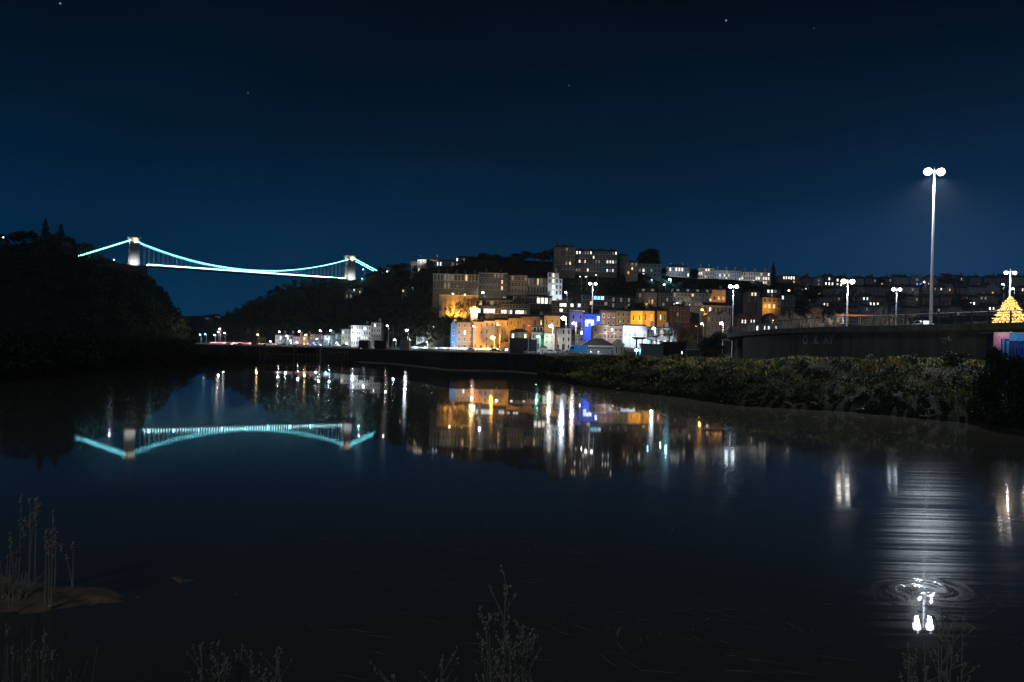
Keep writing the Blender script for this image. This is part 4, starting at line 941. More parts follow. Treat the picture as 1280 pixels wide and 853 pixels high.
for px, yt in ((264,405),(272,399),(280,396),(288,392),(297,387),(306,382),(316,375),(326,369),(337,362),(347,357),(357,353),(368,350),(380,348),(392,347),(404,346.5),(416,348)):
    d0, d1 = itp(px, D0T), itp(px, D1T); D = eD(px, itp(px, ERT))
    tree('skyline_tree', 'dark tree on the wooded ridge under the bridge deck', px, yt, D, group='dark trees on the ridge under the deck', wf=1.2)
for px, yt, D in ((462,341,835),(470,338,830),(478,333,790),(488,331,750),(497,329,705),(506,328,660)):
    tree('skyline_tree', 'dark tree on the clifftop between bridge and hilltop villas', px, yt, D, group='dark clifftop trees right of the bridge', wf=1.2)
for px, yt, D in ((588,321,545),(597,317.5,535),(607,315,530),(617,316.5,525),(627,320,520)):
    tree('skyline_tree', 'dark rounded tree on the hilltop left of the grand building', px, yt, D, group='dark hilltop trees left of the grand building', wf=1.5)
for px, yt, D in ((638,319,500),(648,315,490),(658,314,480),(668,316,472),(678,314,468),(687,311,466)):
    tree('skyline_tree', 'dark tall tree close beside the grand hilltop building', px, yt, D, group='dark trees close beside the grand building', wf=1.6)
tree('dome_tree', 'large dome shaped tree rising above the hilltop roofs', 811, 311, 470, var=DOMEV, wf=1.0)
tree('cypress_tree', 'tall pointed cypress on the ridge right of the white crescent', 967, 332, 560, var=YV, wf=.8)
for px, yt, D in ((862,334,520),(869,337,520),(830,334,480),(1012,346,615),(1066,346,600),(1100,345,600),(1180,345,600),(1186,344,600),(1196,346,600),(1232,352,600),(1010,355,500),(1060,358,520),(1120,362,520),(1200,366,500),(1262,360,520)):
    tree('slope_tree', 'dark tree between the houses of the right ridge', px, yt, D, group='dark trees among the ridge houses', wf=1.1)
for px, yt, D in ((715,352,446),(728,354,444),(742,356,442),(755,358,441),(768,360,440),(780,357,442),(790,362,436),(807,352,450),(822,356,440),(700,356,440),(852,352,470),(868,354,480),(884,353,500),(905,355,520),(925,358,500),(942,357,540),(915,366,460),(1000,372,470),(994,385,420),(1020,383,430),(1045,375,470),(1066,388,400)):
    tree('slope_tree', 'dark tree on the town slope between lit terraces', px, yt, D, group='dark trees on the town slope', wf=1.2, hmin=5)
for px, yt, D in ((780,376,425),(792,378,418),(803,376,408)):
    tree('slope_tree', 'dark rounded tree above the golden yellow house', px, yt, D, group='dark trees above the golden house', wf=1.2, hmin=6)
for px, yt, D in ((555,395,392),(563,398,390),(576,396,395),(583,397,394)):
    tree('slope_tree', 'dark shrubby tree at the foot of the amber wall', px, yt, D, group='dark shrubs at the foot of the amber wall', wf=1.3, hmin=3)

# woodland that reads as one mass
def woodland(name, spots, size, per, hh, seed):
    g = np.random.default_rng(seed); C = []
    for x, y, z, s in spots:
        k = per; d = g.normal(size=(k,3)); d /= np.linalg.norm(d, axis=1, keepdims=True)
        C.append(np.array([x, y, z+hh*s*.55]) + d*(g.random((k,1))**.4)*np.array([hh*s*.55, hh*s*.55, hh*s*.5]))
    C = np.concatenate(C)
    return stuff(obj(name, quads(name, leafquads(C, size), LEAF, g.choice(3, len(C), p=[.55,.32,.13]))))
sp = []
while len(sp) < 620:
    q = R.uniform(-320, 246); D = R.uniform(470, 740)
    if D > 735 - max(0, (q-175))*.6 and q > 175: continue
    z = Lz(q, D)
    if R.random() < (D-430)/300: sp.append(((q-640)/1000*D, D, z, R.uniform(.7,1.2)))
woodland('left_woodland', sp, 1.5, 70, 9, 5)
sp = []
while len(sp) < 520:
    q = R.uniform(258, 545); d0, d1, er = itp(q, D0T), itp(q, D1T), itp(q, ERT)
    e = R.uniform(6, er) if er > 6 else 0
    D = eD(q, e)
    if q > 425 and q < 460 and e > 72: continue
    if q > 424 and q < 462 and 40 < e < 68: continue
    if q > 446 and q < 492 and e > 70: continue
    if q > 520 and e > 85: continue
    sp.append(((q-640)/1000*D, D, Hq(q, D), R.uniform(.6,1.05)))
woodland('gorge_woodland', sp, 1.4, 70, 8, 6)
sp = []
for k in range(260):
    q = R.uniform(545, 1290); d0, d1, er = itp(q, D0T), itp(q, D1T), itp(q, ERT); e = R.uniform(10, er); D = eD(q, e) + R.choice([-3, 3])
    sp.append(((q-640)/1000*D, D, Hq(q, D)-1.2, R.uniform(.3,.6)))
woodland('garden_shrubbery', sp, .7, 60, 7, 8)
sp = []
for k in range(620):
    q = R.uniform(-300, 244); D = itp(q, LW)+R.uniform(0, 120); sp.append(((q-640)/1000*D, D, Lz(q, D)-.6, R.uniform(.25,.7)))
for k in range(60):
    q = R.uniform(244, 325); D = itp(q, LW)+R.uniform(0, 36); sp.append(((q-640)/1000*D, D, Lz(q, D)-.5, R.uniform(.1,.25)))
woodland('left_bank_scrub', sp, .6, 60, 6, 9)

# bare trees
def bare(name, label, px, yt, D, bark, w=.5, seed=1, zb=None, group=None, levels=4, hmin=2, tw=.02):
    t = P(px, yt, D); zg = ground_at(t.x, D) if zb is None else zb
    h = max(hmin, t.z-zg); g = random.Random(seed)
    r = empty(name, (t.x, D, zg)); tag(r, label, 'tree', group)
    tr, bq = MB(), MB()
    tr.tube((0,0,-.6), (0,0,h*.28), h*.022, h*.016, 7)
    def grow(p, d, L, rad, lev):
        q = p + d*L
        bq.tube(p, q, rad, rad*.6, 4 if lev > 1 else 5, cap=False)
        if lev >= levels: return
        n = 3 if lev < levels-1 else 4
        for k in range(n):
            nd = (d + Vector((g.gauss(0,w), g.gauss(0,w), g.gauss(.12,.25)))).normalized()
            grow(p + d*L*g.uniform(.55,1.0), nd, L*g.uniform(.6,.82), max(tw, rad*.55), lev+1)
    for k in range(4):
        d = Vector((g.gauss(0,w*.8), g.gauss(0,w*.8), 1)).normalized()
        grow(Vector((0,0,h*(.2+.026*k))), d, h*.27, h*.012, 1)
    tr.build('trunk', bark, r); bq.build('branches', bark, r)
    return r
bare('bare_tree', 'bare tree lit warm between white warehouse and olive bush', 838, 393, 285, PBARK, .45, 3, levels=5, tw=.05)
bare('bare_tree', 'second bare lit tree close right of the first beside the olive bush', 848, 398, 283, PBARK, .4, 4, levels=5, tw=.05)
for k, (px, yt, lab) in enumerate(((562,366,'bare tree silhouetted at the left of the amber wall'), (573,368,'bare tree silhouetted at the middle of the amber wall'), (587,364,'tall bare tree silhouetted at the right of the amber wall'))):
    bare('bare_tree', lab, px, yt, 397, BARK, .38, 20+k, levels=5, tw=.05)
for k, (px, yt, D, lab) in enumerate(((978,386,165,'bare tree furthest left behind the flyover railing'), (993,384,190,'tall bare tree behind the railing left of centre mast'), (1009,385,185,'bare tree with spreading twigs behind the flyover railing'), (1027,384,190,'reddish bare tree left of the second largest mast'), (1043,388,180,'small bare tree just left of the second largest mast'),
        (1085,389,170,'pale bare tree right of the second largest mast'), (1101,379,165,'white lit bare sapling left of the small mast'), (1134,377,170,'bare tree between small mast and tallest mast'), (1215,396,150,'low bare tree behind the railing left of the golden tree'))):
    bare('bare_tree', lab, px, yt, D, PBARK if k != 3 else mat('reddish_bark', (.18,.09,.06), var=.3, scale=3), .42, 30+k, levels=5, tw=.03)
bare('bare_sapling', 'thin bare sapling on the bank in front of the flyover wall', 1189, 403, 106, BARK, .32, 51, levels=4, tw=.018)

# ------------------------------------------------------------------ flyover
FV = [(1720,76),(1500,89),(1400,97),(1280,107.5),(1220,113.5),(1165,120),(1110,128),(1060,135),(1010,145),(960,161),(935,175),(918,191),(910,206),(909,222),(916,242)]
ZT = 11.45
def fpt(q, D): return Vector(((q-640)/1000*D, D, 0))
fp = []
raw = [fpt(q, D) for q, D in FV]
for i in range(len(raw)-1):
    a, b = raw[max(0,i-1)], raw[i]; c, d = raw[i+1], raw[min(len(raw)-1,i+2)]
    for k in range(8):
        t = k/8; fp.append(.5*((2*b)+(c-a)*t+(2*a-5*b+4*c-d)*t*t+(3*b-a-3*c+d)*t**3))
fp.append(raw[-1])
nrm = []
for i in range(len(fp)):
    d = (fp[min(i+1,len(fp)-1)]-fp[max(0,i-1)]).normalized(); nrm.append(Vector((d.y, -d.x, 0)))     # points away from the river
if nrm[40].y < 0: nrm = [-n for n in nrm]
def sweep(prof, closed=True):
    """prof: (offset from the edge, z); swept along the flyover"""
    mb = MB(); n = len(prof)
    for p, nn in zip(fp, nrm): mb.v += [tuple(p + nn*o + Vector((0,0,z))) for o, z in prof]
    for i in range(len(fp)-1):
        for j in range(n): mb.f.append([i*n+j, i*n+(j+1) % n, (i+1)*n+(j+1) % n, (i+1)*n+j]); mb.m.append(0)
    mb.f.append(list(range(n))); mb.f.append([(len(fp)-1)*n+j for j in range(n-1,-1,-1)]); mb.m += [0,0]
    return mb
fo = empty('road_flyover', fp[40]); tag(fo, 'long curved concrete road flyover with graffiti on its dark wall', 'flyover')
def fbuild(mb, name, m): mb.v = [tuple(Vector(v)-fp[40]) for v in mb.v]; return mb.build(name, m, fo)
fbuild(sweep([(0,ZT),(.35,ZT),(.35,ZT-.7),(13,ZT-.7),(13,ZT-1.5),(1.2,ZT-1.15),(.05,ZT-.9)]), 'deck', DCONC)
fbuild(sweep([(.36,ZT-.69),(12.9,ZT-.69),(12.9,ZT-.64),(.36,ZT-.64)]), 'road_surface', ASPH)
fbuild(sweep([(12.55,ZT-.62),(12.9,ZT-.62),(12.9,ZT+.3),(12.55,ZT+.3)]), 'rear_parapet', DCONC)
k1 = 88
fps, nrs = fp, nrm
fp, nrm = fp[:k1], nrm[:k1]
fbuild(sweep([(1.6,ZT-1.16),(2.2,ZT-1.19),(2.2,3.0),(1.6,3.0)]), 'wall', mat('flyover_wall_concrete', (.09,.086,.077), var=.55, scale=.7, bump=.3, streak=.12))
fp, nrm = fps, nrs
for i, o in ((92,2.2), (97,2.6), (102,2.2), (109,5)):
    p = fp[i]+nrm[i]*o - fp[40]
    MB().tube((p.x,p.y,2.6), (p.x,p.y,ZT-1.17), .75, .75, 14).build('pillar', CONC, fo)
ra = empty('flyover_railing', fp[40]); tag(ra, 'metal post railing along the flyover edge', 'railing')
rb = MB(); npost = 0
acc = 0
for i in range(2, len(fp)-1):
    a, b = fp[i]+nrm[i]*.18-fp[40], fp[i+1]+nrm[i+1]*.18-fp[40]
    for z in (.25, .75, 1.25): rb.tube((a.x,a.y,ZT+z), (b.x,b.y,ZT+z), .028, .028, 4, cap=False)
    rb.tube((a.x,a.y,ZT+1.6), (b.x,b.y,ZT+1.6), 0.07, 0.07, 5, cap=False)
    acc += (b-a).length
    n = max(1, int((b-a).length/.22))
    for k in range(n):
        q = a + (b-a)*(k/n); rb.tube((q.x,q.y,ZT+.25), (q.x,q.y,ZT+1.6), .008, .008, 3, cap=False)
    if acc > 2.3 and npost < 98:
        acc = 0; npost += 1
        MB().box(a.x-.09, a.x+.09, a.y-.09, a.y+.09, ZT-.002+.004, ZT+1.7).build('post', DSTEEL, ra)
rb.build('rails', DSTEEL, ra)
# graffiti on the wall
def text_mesh(s, size, ex, m, name):
    cu = bpy.data.curves.new(name, 'FONT'); cu.body = s; cu.size = size; cu.extrude = ex; cu.offset = size*.045; cu.align_x = 'CENTER'
    to = bpy.data.objects.new(name, cu); COL.objects.link(to)
    me = bpy.data.meshes.new_from_object(to.evaluated_get(bpy.context.evaluated_depsgraph_get()))
    bpy.data.objects.remove(to); me.materials.append(m); return me
GF = [mat('grey_spray_paint', (.46,.47,.45), var=.25, scale=3), mat('blue_grey_spray_paint', (.22,.28,.34), var=.25, scale=3), mat('ochre_spray_paint', (.34,.31,.18), var=.25, scale=3)]
# place on the set-back wall at px 1002..1045
def wallpoint(px):
    best = min(range(20, k1), key=lambda i: abs((fp[i]+nrm[i]*1.58).x/(fp[i]+nrm[i]*1.58).y - uv(px, 424)[0]/1000))
    return fp[best]+nrm[best]*1.58, nrm[best]
for chh, px, gm in (('O',1008,GF[0]), ('K',1018.5,GF[0]), ('A',1029.5,GF[1]), ('Y',1040,GF[2])):
    p, n_ = wallpoint(px)
    o = obj('graffiti_letter', text_mesh(chh, 2.15, .012, gm, 'graffiti_letter'), fo)
    pz = P(px, 430, p.y).z
    o.rotation_euler = (pi/2, 0, math.atan2(n_.y, n_.x)-pi/2); o.location = Vector((p.x, p.y, pz)) - fp[40] - n_*.0

# cars on the flyover and quay
def car(label, loc, rz, paint, s=1.0, heads=True, tails=False, group=None):
    r = empty('parked_car', loc, rz); tag(r, label, 'car', group)
    body = [(-2.05,.32),(-2.1,.75),(-1.9,.92),(-1.25,.98),(-.75,1.42),(.75,1.45),(1.45,.98),(2.0,.88),(2.1,.6),(2.05,.32)]
    MB().prism(body, -.84, .84).build('body', paint, r)
    g = MB()
    for y in (-.847, .847): g.add([(-1.1,y,1.0),(1.25,y,1.0),(.68,y,1.38),(-.68,y,1.36)], [(0,1,2,3) if y < 0 else (3,2,1,0)])
    g.build('side_window', GLASS, r)
    for x in (-1.3, 1.3):
        for y in (-.8, .8):
            wo = MB().tube((x,y-.11,.32), (x,y+.11,.32), .32, .32, 14).build('wheel', BLACKW, r)
            MB().tube((x,y-.115,.32), (x,y+.115,.32), .18, .18, 10).build('rim', STEEL, wo)
    for y in (-.6, .6):
        MB().box(2.0, 2.115, y-.17, y+.17, .62, .8).build('headlight', emit('headlight_on', (.95,.97,1), 9) if heads else WTRIM, r)
        MB().box(-2.11, -2.0, y-.15, y+.15, .66, .82).build('tail_light', emit('tail_light_on', (1,.05,.03), 3) if tails else BRICK, r)
    r.scale = (s, s, s)
    return r
PW = mat('white_car_paint', (.7,.7,.7), rough=.3, var=0, spec=.5); PB = mat('dark_blue_car_paint', (.02,.04,.09), rough=.3, var=0, spec=.5); PG = mat('silver_car_paint', (.4,.41,.42), rough=.3, metal=.3, var=0); PR = mat('red_car_paint', (.25,.02,.02), rough=.3, var=0, spec=.5)
c = P(1157, 405, 126)
car('car with both headlights on beside the tallest mast on the flyover', (c.x, 127, ZT-.64), -pi/2, PG)
def gcar(px, D, rz, paint, label, **k):
    x = uv(px, 440)[0]/1000*D; car(label, (x, D, ground_at(x, D)), rz, paint, **k)
gcar(663, 253, .1, PG, 'silver car at the end of the narrow dark cabin', heads=False)
gcar(687, 252, .05, PW, 'white car parked right of the white kiosk', heads=False)
gcar(697, 253, .0, PG, 'silver car under the white three storey house', heads=False)
gcar(420, 452, .0, PW, 'white car parked before the narrow dark far house', heads=False)
gcar(431, 447, .1, PB, 'dark blue car before the grey stone far house', heads=False)
gcar(300, 470, -2.9, PR, 'red car driving away with tail lights on the gorge road', tails=True, heads=False)
gcar(318, 475, -2.95, PB, 'dark car following with tail lights on the gorge road', tails=True, heads=False)
gcar(286, 480, -.3, PW, 'white car coming with headlights on the gorge road')
gcar(540, 372, 0, PW, 'white car with headlights driving past the long white building')
gcar(588, 345, 0, PG, 'silver car with headlights passing the pink terraced house')
gcar(618, 342, pi, PB, 'dark car passing below the amber sodium lamp', tails=True)
# blue van
c = P(723, 445.5, 246); r = empty('blue_van', (c.x, 246, ground_at(c.x, 246))); tag(r, 'bright blue rounded van parked left of the brown roofed shed', 'van')
BV = mat('bright_blue_paint', (.03,.22,.55), rough=.35, var=.1, spec=.5)
MB().prism([(-2.9,.4),(-3.0,1.2),(-2.75,1.9),(-2.2,2.55),(-1.6,2.75),(2.7,2.75),(2.9,2.5),(2.95,.4)], -1.0, 1.0).build('body', BV, r)
MB().add([(-2.6,-1.006,1.45),(-1.4,-1.006,1.45),(-1.4,-1.006,2.2),(-2.15,-1.006,2.2)], [(0,1,2,3)]).build('side_window', GLASS, r)
for x in (-2, 1.9):
    for y in (-.95, .95):
        wo = MB().tube((x,y-.12,.38), (x,y+.12,.38), .38, .38, 14).build('wheel', BLACKW, r); MB().tube((x,y-.13,.38), (x,y+.13,.38), .2, .2, 10).build('rim', STEEL, wo)
MB().box(-3.02,-2.9,-.85,.85,.4,.6).build('bumper', WTRIM, r)
for y in (-.7,.7): MB().box(-3.0,-2.9,y-.15,y+.15,.8,1.0).build('headlight', WTRIM, r)
# round sign
c = P(709, 439, 244); zg = ground_at(c.x, 244); r = empty('road_sign', (c.x, 244, zg)); tag(r, 'round red sign with white bar on a post beside the blue van', 'sign')
hz = c.z-zg
MB().tube((0,.06,-.4), (0,.06,hz+.3), .04, .04, 6).build('post', STEEL, r)
MB().tube((0,-.01,hz), (0,.03,hz), .42, .42, 20).build('sign_plate', mat('sign_red', (.5,.02,.03), rough=.4, var=0), r)
MB().box(-.30,.30,-.02,-.012,hz-.07,hz+.07).build('sign_bar', WTRIM, r)
# thin posts on the quay
for k, (px, y0, D, lab) in enumerate(((671.5,425,252,'pale bollard post beside the white kiosk'),(660.5,424,252,'thin tall post at the corner of the black shed'),(491.5,410,340,'thin tall post right of the black pump house'),(697,426,252,'thin dark post in front of the white three storey house'),(704,428,252,'short dark post left of the round sign'))):
    c = P(px, y0, D); zg = ground_at(c.x, D); r = MB().tube((0,0,-.4), (0,0,c.z-zg), .12 if k == 0 else .07, .1 if k == 0 else .05, 8).ball((0,0,c.z-zg), .13).build('quay_post', STEEL if k < 3 else DSTEEL, None, (c.x, D, zg)); tag(r, lab, 'post')

# ------------------------------------------------------------------ footbridge
FD = 291
def fb(px, py, dy=0): p = P(px, py, FD); return Vector((p.x, FD+dy, p.z))
r = empty('footbridge', fb(815, 440)); tag(r, 'steel footbridge with railings and a stair before the white warehouse', 'footbridge')
O = fb(815, 440)
path = [fb(791, 421.5), fb(802, 421.8), fb(812, 420.5), fb(828, 418), fb(852, 415)]
mb = MB()
for a, b in zip(path[:-1], path[1:]): mb.add([a-O+Vector((0,0,-.35)), b-O+Vector((0,0,-.35)), b-O+Vector((0,2.4,-.35)), a-O+Vector((0,2.4,-.35)), a-O, b-O, b-O+Vector((0,2.4,0)), a-O+Vector((0,2.4,0))], [(3,2,1,0),(4,5,6,7),(0,1,5,4),(2,3,7,6),(1,2,6,5),(3,0,4,7)])
mb.build('deck', DSTEEL, r)
for dy in (0, 2.4):
    mb = MB()
    for a, b in zip(path[:-1], path[1:]):
        a, b = a-O+Vector((0,dy,0)), b-O+Vector((0,dy,0)); L = (b-a).length
        for z in (.6, 1.2): mb.tube(a+Vector((0,0,z)), b+Vector((0,0,z)), .05, .05, 5)
        for k in range(int(L/.35)): q = a+(b-a)*(k/int(L/.35)); mb.tube(q, q+Vector((0,0,1.2)), .022, .022, 4, cap=False)
    mb.build('railing', STEEL, r)
for px in (796.5, 803.5, 821, 838):
    p = fb(px, 421) - O; zt = np.interp(px, [791,802,812,828,852], [q.z for q in path]) - O.z
    MB().tube((p.x,1.2,-3), (p.x,1.2,zt-.36), .3 if px < 800 else .2, .3 if px < 800 else .2, 10).box(p.x-.9,p.x+.9,.1,2.3,zt-.8,zt-.352).build('pillar', DSTEEL, r)
a, b = fb(803, 422)-O, fb(834, 429)-O
mb = MB()
for k in range(22):
    t = k/21; p = a+(b-a)*t; mb.box(p.x-.22, p.x+.22, -1.4, -.05, p.z-.12, p.z-.04)
mb.tube(a+Vector((0,-1.4,-.2)), b+Vector((0,-1.4,-.2)), .12, .12, 5).tube(a+Vector((0,-1.4,.9)), b+Vector((0,-1.4,.9)), .04, .04, 5)
mb.build('stair', DSTEEL, r)

# ------------------------------------------------------------------ quay, jetties, road, parapets
mb = MB(); qs = list(range(235, 691, 8)); pr = []
for q in qs: D = itp(q, QW)-.3; pr.append(((q-640)/1000*D, D, Hq(q, D)+.05))
for (x0,y0,z0), (x1,y1,z1) in zip(pr[:-1], pr[1:]):
    mb.add([(x0,y0,-2),(x1,y1,-2),(x1,y1,z1),(x0,y0,z0),(x0,y0+.9,z0),(x1,y1+.9,z1)], [(0,1,2,3),(3,2,5,4)])
o = mb.build('quay_wall', mat('dark_quay_stone', (.045,.042,.036), var=.4, scale=.8, bump=.3)); tag(o, 'long dark stone quay wall dropping to the water below the town', 'wall')  # stone colour darkened to keep the wall looking unlit
mb = MB()
for (x0,y0,z0), (x1,y1,z1) in zip(pr[:-1], pr[1:]):
    mb.add([(x0,y0-.35,z0),(x1,y1-.35,z1),(x1,y1-.35,z1+.25),(x0,y0-.35,z0+.25),(x0,y0+.9,z0+.25),(x1,y1+.9,z1+.25),(x0,y0+.9,z0+.003),(x1,y1+.9,z1+.003)], [(0,1,2,3),(3,2,5,4),(4,5,7,6)])
mb.build('coping', CONC, o)
# ledge of pale mud along the foot of the quay
mb = MB()
for (x0,y0,z0), (x1,y1,z1) in zip(pr[:-1], pr[1:]):
    if x0/y0*1000+640 < 440: continue
    a = 1.2+.8*noise2(x0*2, 3); b = 1.2+.8*noise2(x1*2, 3)
    mb.add([(x0,y0-a,-.05),(x1,y1-b,-.05),(x1,y1-.01,.32),(x0,y0-.01,.32)], [(0,1,2,3)])
struct(mb.build('mud_ledge', MUD))
# quay road
mb = MB(); rp = []
for q in range(250, 660, 8):
    d0 = itp(q, D0T); D = d0-14; rp.append([((q-640)/1000*D, D, Hq(q, D)+.05), ((q-640)/1000*(D+8), D+8, Hq(q, D+8)+.05)])
for a, b in zip(rp[:-1], rp[1:]): mb.add([a[0], b[0], b[1], a[1]], [(0,1,2,3)])
struct(mb.build('quay_road', ASPH))
mb = MB()
for i, (a, b) in enumerate(zip(rp[:-1], rp[1:])):
    if i % 2: continue
    m0 = (Vector(a[0])+Vector(a[1]))/2; m1 = (Vector(b[0])+Vector(b[1]))/2
    mb.add([m0+Vector((0,-.08,.006)), m1+Vector((0,-.08,.006)), m1+Vector((0,.08,.006)), m0+Vector((0,.08,.006))], [(0,1,2,3)])
struct(mb.build('road_marking', WTRIM))
# white barrier with bollard lamps, added in place of traffic light trails
def barrier(label, q0, q1, off, h, m, cat='barrier', lampn=0, lcol=CC, lp=300):
    r = None; pts = []
    for q in np.arange(q0, q1+.1, 4): D = itp(q, D0T)-off; pts.append(Vector(((q-640)/1000*D, D, Hq(q, D))))
    base = pts[0]; r = empty('trail_barrier', base); tag(r, label, cat)
    w_ = MB(); p_ = MB()
    for a, b in zip(pts[:-1], pts[1:]):
        a, b = a-base, b-base
        w_.add([a+Vector((0,0,h*.35)), b+Vector((0,0,h*.35)), b+Vector((0,0,h)), a+Vector((0,0,h)), a+Vector((0,.12,h)), b+Vector((0,.12,h)), a+Vector((0,.12,h*.35)), b+Vector((0,.12,h*.35))], [(0,1,2,3),(3,2,5,4),(4,5,7,6)])
        p_.box(a.x-.09, a.x+.09, a.y+.13, a.y+.3, a.z-.3, a.z+h*.9)
    w_.build('rail', m, r); p_.build('posts', DSTEEL, r)
    for k in range(lampn):
        i = int((k+.5)*len(pts)/lampn); p = pts[i]-base
        st_ = MB().tube((p.x,p.y-2.2,p.z-.2), (p.x,p.y-2.2,p.z+.7), .07, .07, 6).build('trail_lamp', DSTEEL, r)
        MB().ball((p.x,p.y-2.2,p.z+.8), .14).build('lens', lens(lcol, 5), st_)
        point(r, (p.x, p.y-2.5, p.z+.8), lcol, lp, .1)
    return r
barrier('long added white barrier standing in for light trails before the waterside terrace', 512, 636, 18, 1.15, WTRIM, lampn=11, lcol=CC, lp=700)
barrier('added white barrier with pink lamps standing in for trails on the gorge road', 262, 316, 18, 1.2, WTRIM, lampn=5, lcol=(1,.30,.36), lp=1400)
barrier('short added white barrier with lamps beside the far waterside houses', 386, 404, 18, 1.2, WTRIM, lampn=2, lcol=(.5,.7,1), lp=1200)
barrier('added pale barrier with lamps left of the dark house with faint windows', 322, 348, 18, 1.1, WTRIM, lampn=2, lcol=(1,.75,.7), lp=300)
# parapet with post by the olive bush
c = P(867, 441, 232); r = empty('white_parapet', (c.x, 232, ground_at(c.x, 232))); tag(r, 'short white topped wall with end post left of the olive bush', 'wall')
zt = P(867, 437, 232).z - ground_at(c.x, 232)
MB().box(-2, 2, 0, .3, -.5, zt-.16).build('wall', DCONC, r); MB().box(-2.1, 2.1, -.06, .36, zt-.157, zt).build('coping', WTRIM, r)
MB().box(1.7, 2.05, -.15, -.063, -.5, zt+.1).build('post', WTRIM, r)
# timber jetties in front of the left quay
def jetty(label, px0, px1, y, D, n):
    a, b = P(px0, y, D), P(px1, y, D); r = empty('timber_jetty', (a.x, D, 0)); tag(r, label, 'jetty')
    L = b.x-a.x; z = max(1.2, a.z)
    MB().box(0, L, 0, 3.0, z-.3, z).build('deck', TIMBER, r)
    for k in range(n):
        x = .3+(L-.6)*k/(n-1)
        MB().tube((x,.25,-2), (x,.25,z+.6), .2, .17, 8).build('pile', TIMBER, r); MB().tube((x,2.7,-2), (x,2.7,z+.2), .2, .17, 8).build('pile', TIMBER, r)
    mb = MB()
    for k in range(n-1):
        x0 = .3+(L-.6)*k/(n-1); x1 = .3+(L-.6)*(k+1)/(n-1); mb.tube((x0,.2,.2), (x1,.2,z-.3), .09, .09, 5)
    mb.build('braces', TIMBER, r)
    return r
jetty('open timber jetty with tall piles at the left quay', 400, 436, 440, 300, 9)
jetty('long low timber jetty stretching left in front of the far waterside', 332, 398, 442, 312, 14)
for k, (px, yt, D, lab) in enumerate(((325.5,430,262,'tall dark pile at the tip of the left mudbank'), (331,430,264,'tall dark pile just right of the mudbank tip'), (368,431,306,'stout dark mooring pile left of the long jetty middle'), (401,436,296,'pale mooring pile at the joint of the jetties'))):
    t = P(px, yt, D); o = MB().tube((0,0,-2), (0,0,t.z-.3), .34, .30, 10).tube((0,0,t.z-.3), (0,0,t.z), .38, .34, 10).build('mooring_pile', TIMBER if k < 3 else CONC, None, (t.x, D, 0)); tag(o, lab, 'mooring pile')
# masts of moored yachts behind the quay
for k, (px, yt, D, lab) in enumerate(((392,416,430,'left of two moored sailing boats'), (398.5,415,430,'right of two moored sailing boats'), (407.5,413,432,'sailing boat moored before the cyan shop window'))):
    t = P(px, yt, D); zg = Hq(640+1000*t.x/D, D); r = empty('sailing_boat', (t.x, D, zg-.2)); tag(r, lab+' with a bare mast', 'boat')
    hull = MB()
    for s in (-1, 1): pass
    secs = [(-3.2,.75,.35),(-1.5,1.1,.0),(.8,1.0,.0),(2.6,.45,.2),(3.5,.03,.75)]
    for x, hw, zk in secs: hull.v += [(x,-hw,1.1),(x,-hw*.7,zk+.3),(x,0,zk),(x,hw*.7,zk+.3),(x,hw,1.1)]
    for i in range(4):
        for j in range(4): hull.f.append([i*5+j, (i+1)*5+j, (i+1)*5+j+1, i*5+j+1]); hull.m.append(0)
        hull.f.append([i*5+4, (i+1)*5+4, (i+1)*5, i*5]); hull.m.append(0)
    hull.f.append([0,1,2,3,4]); hull.m.append(0)
    hull.build('hull', PW if k != 1 else BLUEW, r)
    MB().frust((-1.4,1.0,-.55,.55), 1.103, (-1.2,.6,-.42,.42), 1.65).build('cabin', WTRIM, r)
    MB().tube((.5,0,1.1), (.5,0,t.z-zg+.2), .09, .06, 6).tube((.5,0,2.2), (-2.6,0,2.3), .07, .06, 6).build('mast', STEEL, r)
# pale lit bush on the gorge road, olive bush at the flyover
def bush(name, label, px0, px1, yt, yb, D, n, size, seed, depth=None, zb=None, lowcut=False):
    a, b = P((px0+px1)/2, yt, D), P((px0+px1)/2, yb, D); w_ = (px1-px0)/1000*D; h = a.z-b.z; g = np.random.default_rng(seed); rr = random.Random(seed)
    C = []; dp = depth or w_*.6
    for k in range(12):
        cx = rr.uniform(-.33, .33)*w_; cz = (k+.5)/12*.84*h; s = rr.uniform(.2, .3)
        m_ = n//12; d = g.normal(size=(m_,3)); d /= np.linalg.norm(d, axis=1, keepdims=True)
        C.append(np.array([cx, rr.uniform(-.3,.3)*dp, cz]) + d*(g.random((m_,1))**.45)*np.array([w_*s, dp*s*1.2, h*s*.62]))
    C = np.concatenate(C); C = C[C[:,2] > -.2]
    r = empty(name, (b.x, D, b.z)); tag(r, label, 'bush')
    obj('foliage', quads('foliage', leafquads(C, size), LEAF, g.choice(3, len(C), p=[.3,.4,.3])), r)
    t = MB()
    for k in range(5): an = rr.uniform(0, 6.28); t.tube((0,0,-.8), (math.cos(an)*w_*.25, math.sin(an)*dp*.25, h*.6), .1, .03, 5)
    t.build('stems', BARK, r)
    return r
bush('shrub', 'big olive bush left of the flyover pillar', 872, 913, 412, 450, 222, 5200, .34, 3)
bush('shrub', 'pale lit round bush by the yellow lamp on the gorge road', 316, 334, 420, 434, 500, 900, .7, 4)
bush('dark_hedge', 'tall dark hedge at the right edge, left clump', 1219, 1250, 428, 531, 77, 9000, .2, 5, depth=4)
bush('dark_hedge', 'tall dark hedge at the right edge under the painted kiosk', 1236, 1300, 438, 536, 74.5, 12000, .2, 6, depth=5)
bush('shrub', 'rounded dark shrub on the bank left of the tall hedge', 1176, 1216, 438, 456, 104, 1800, .2, 7)
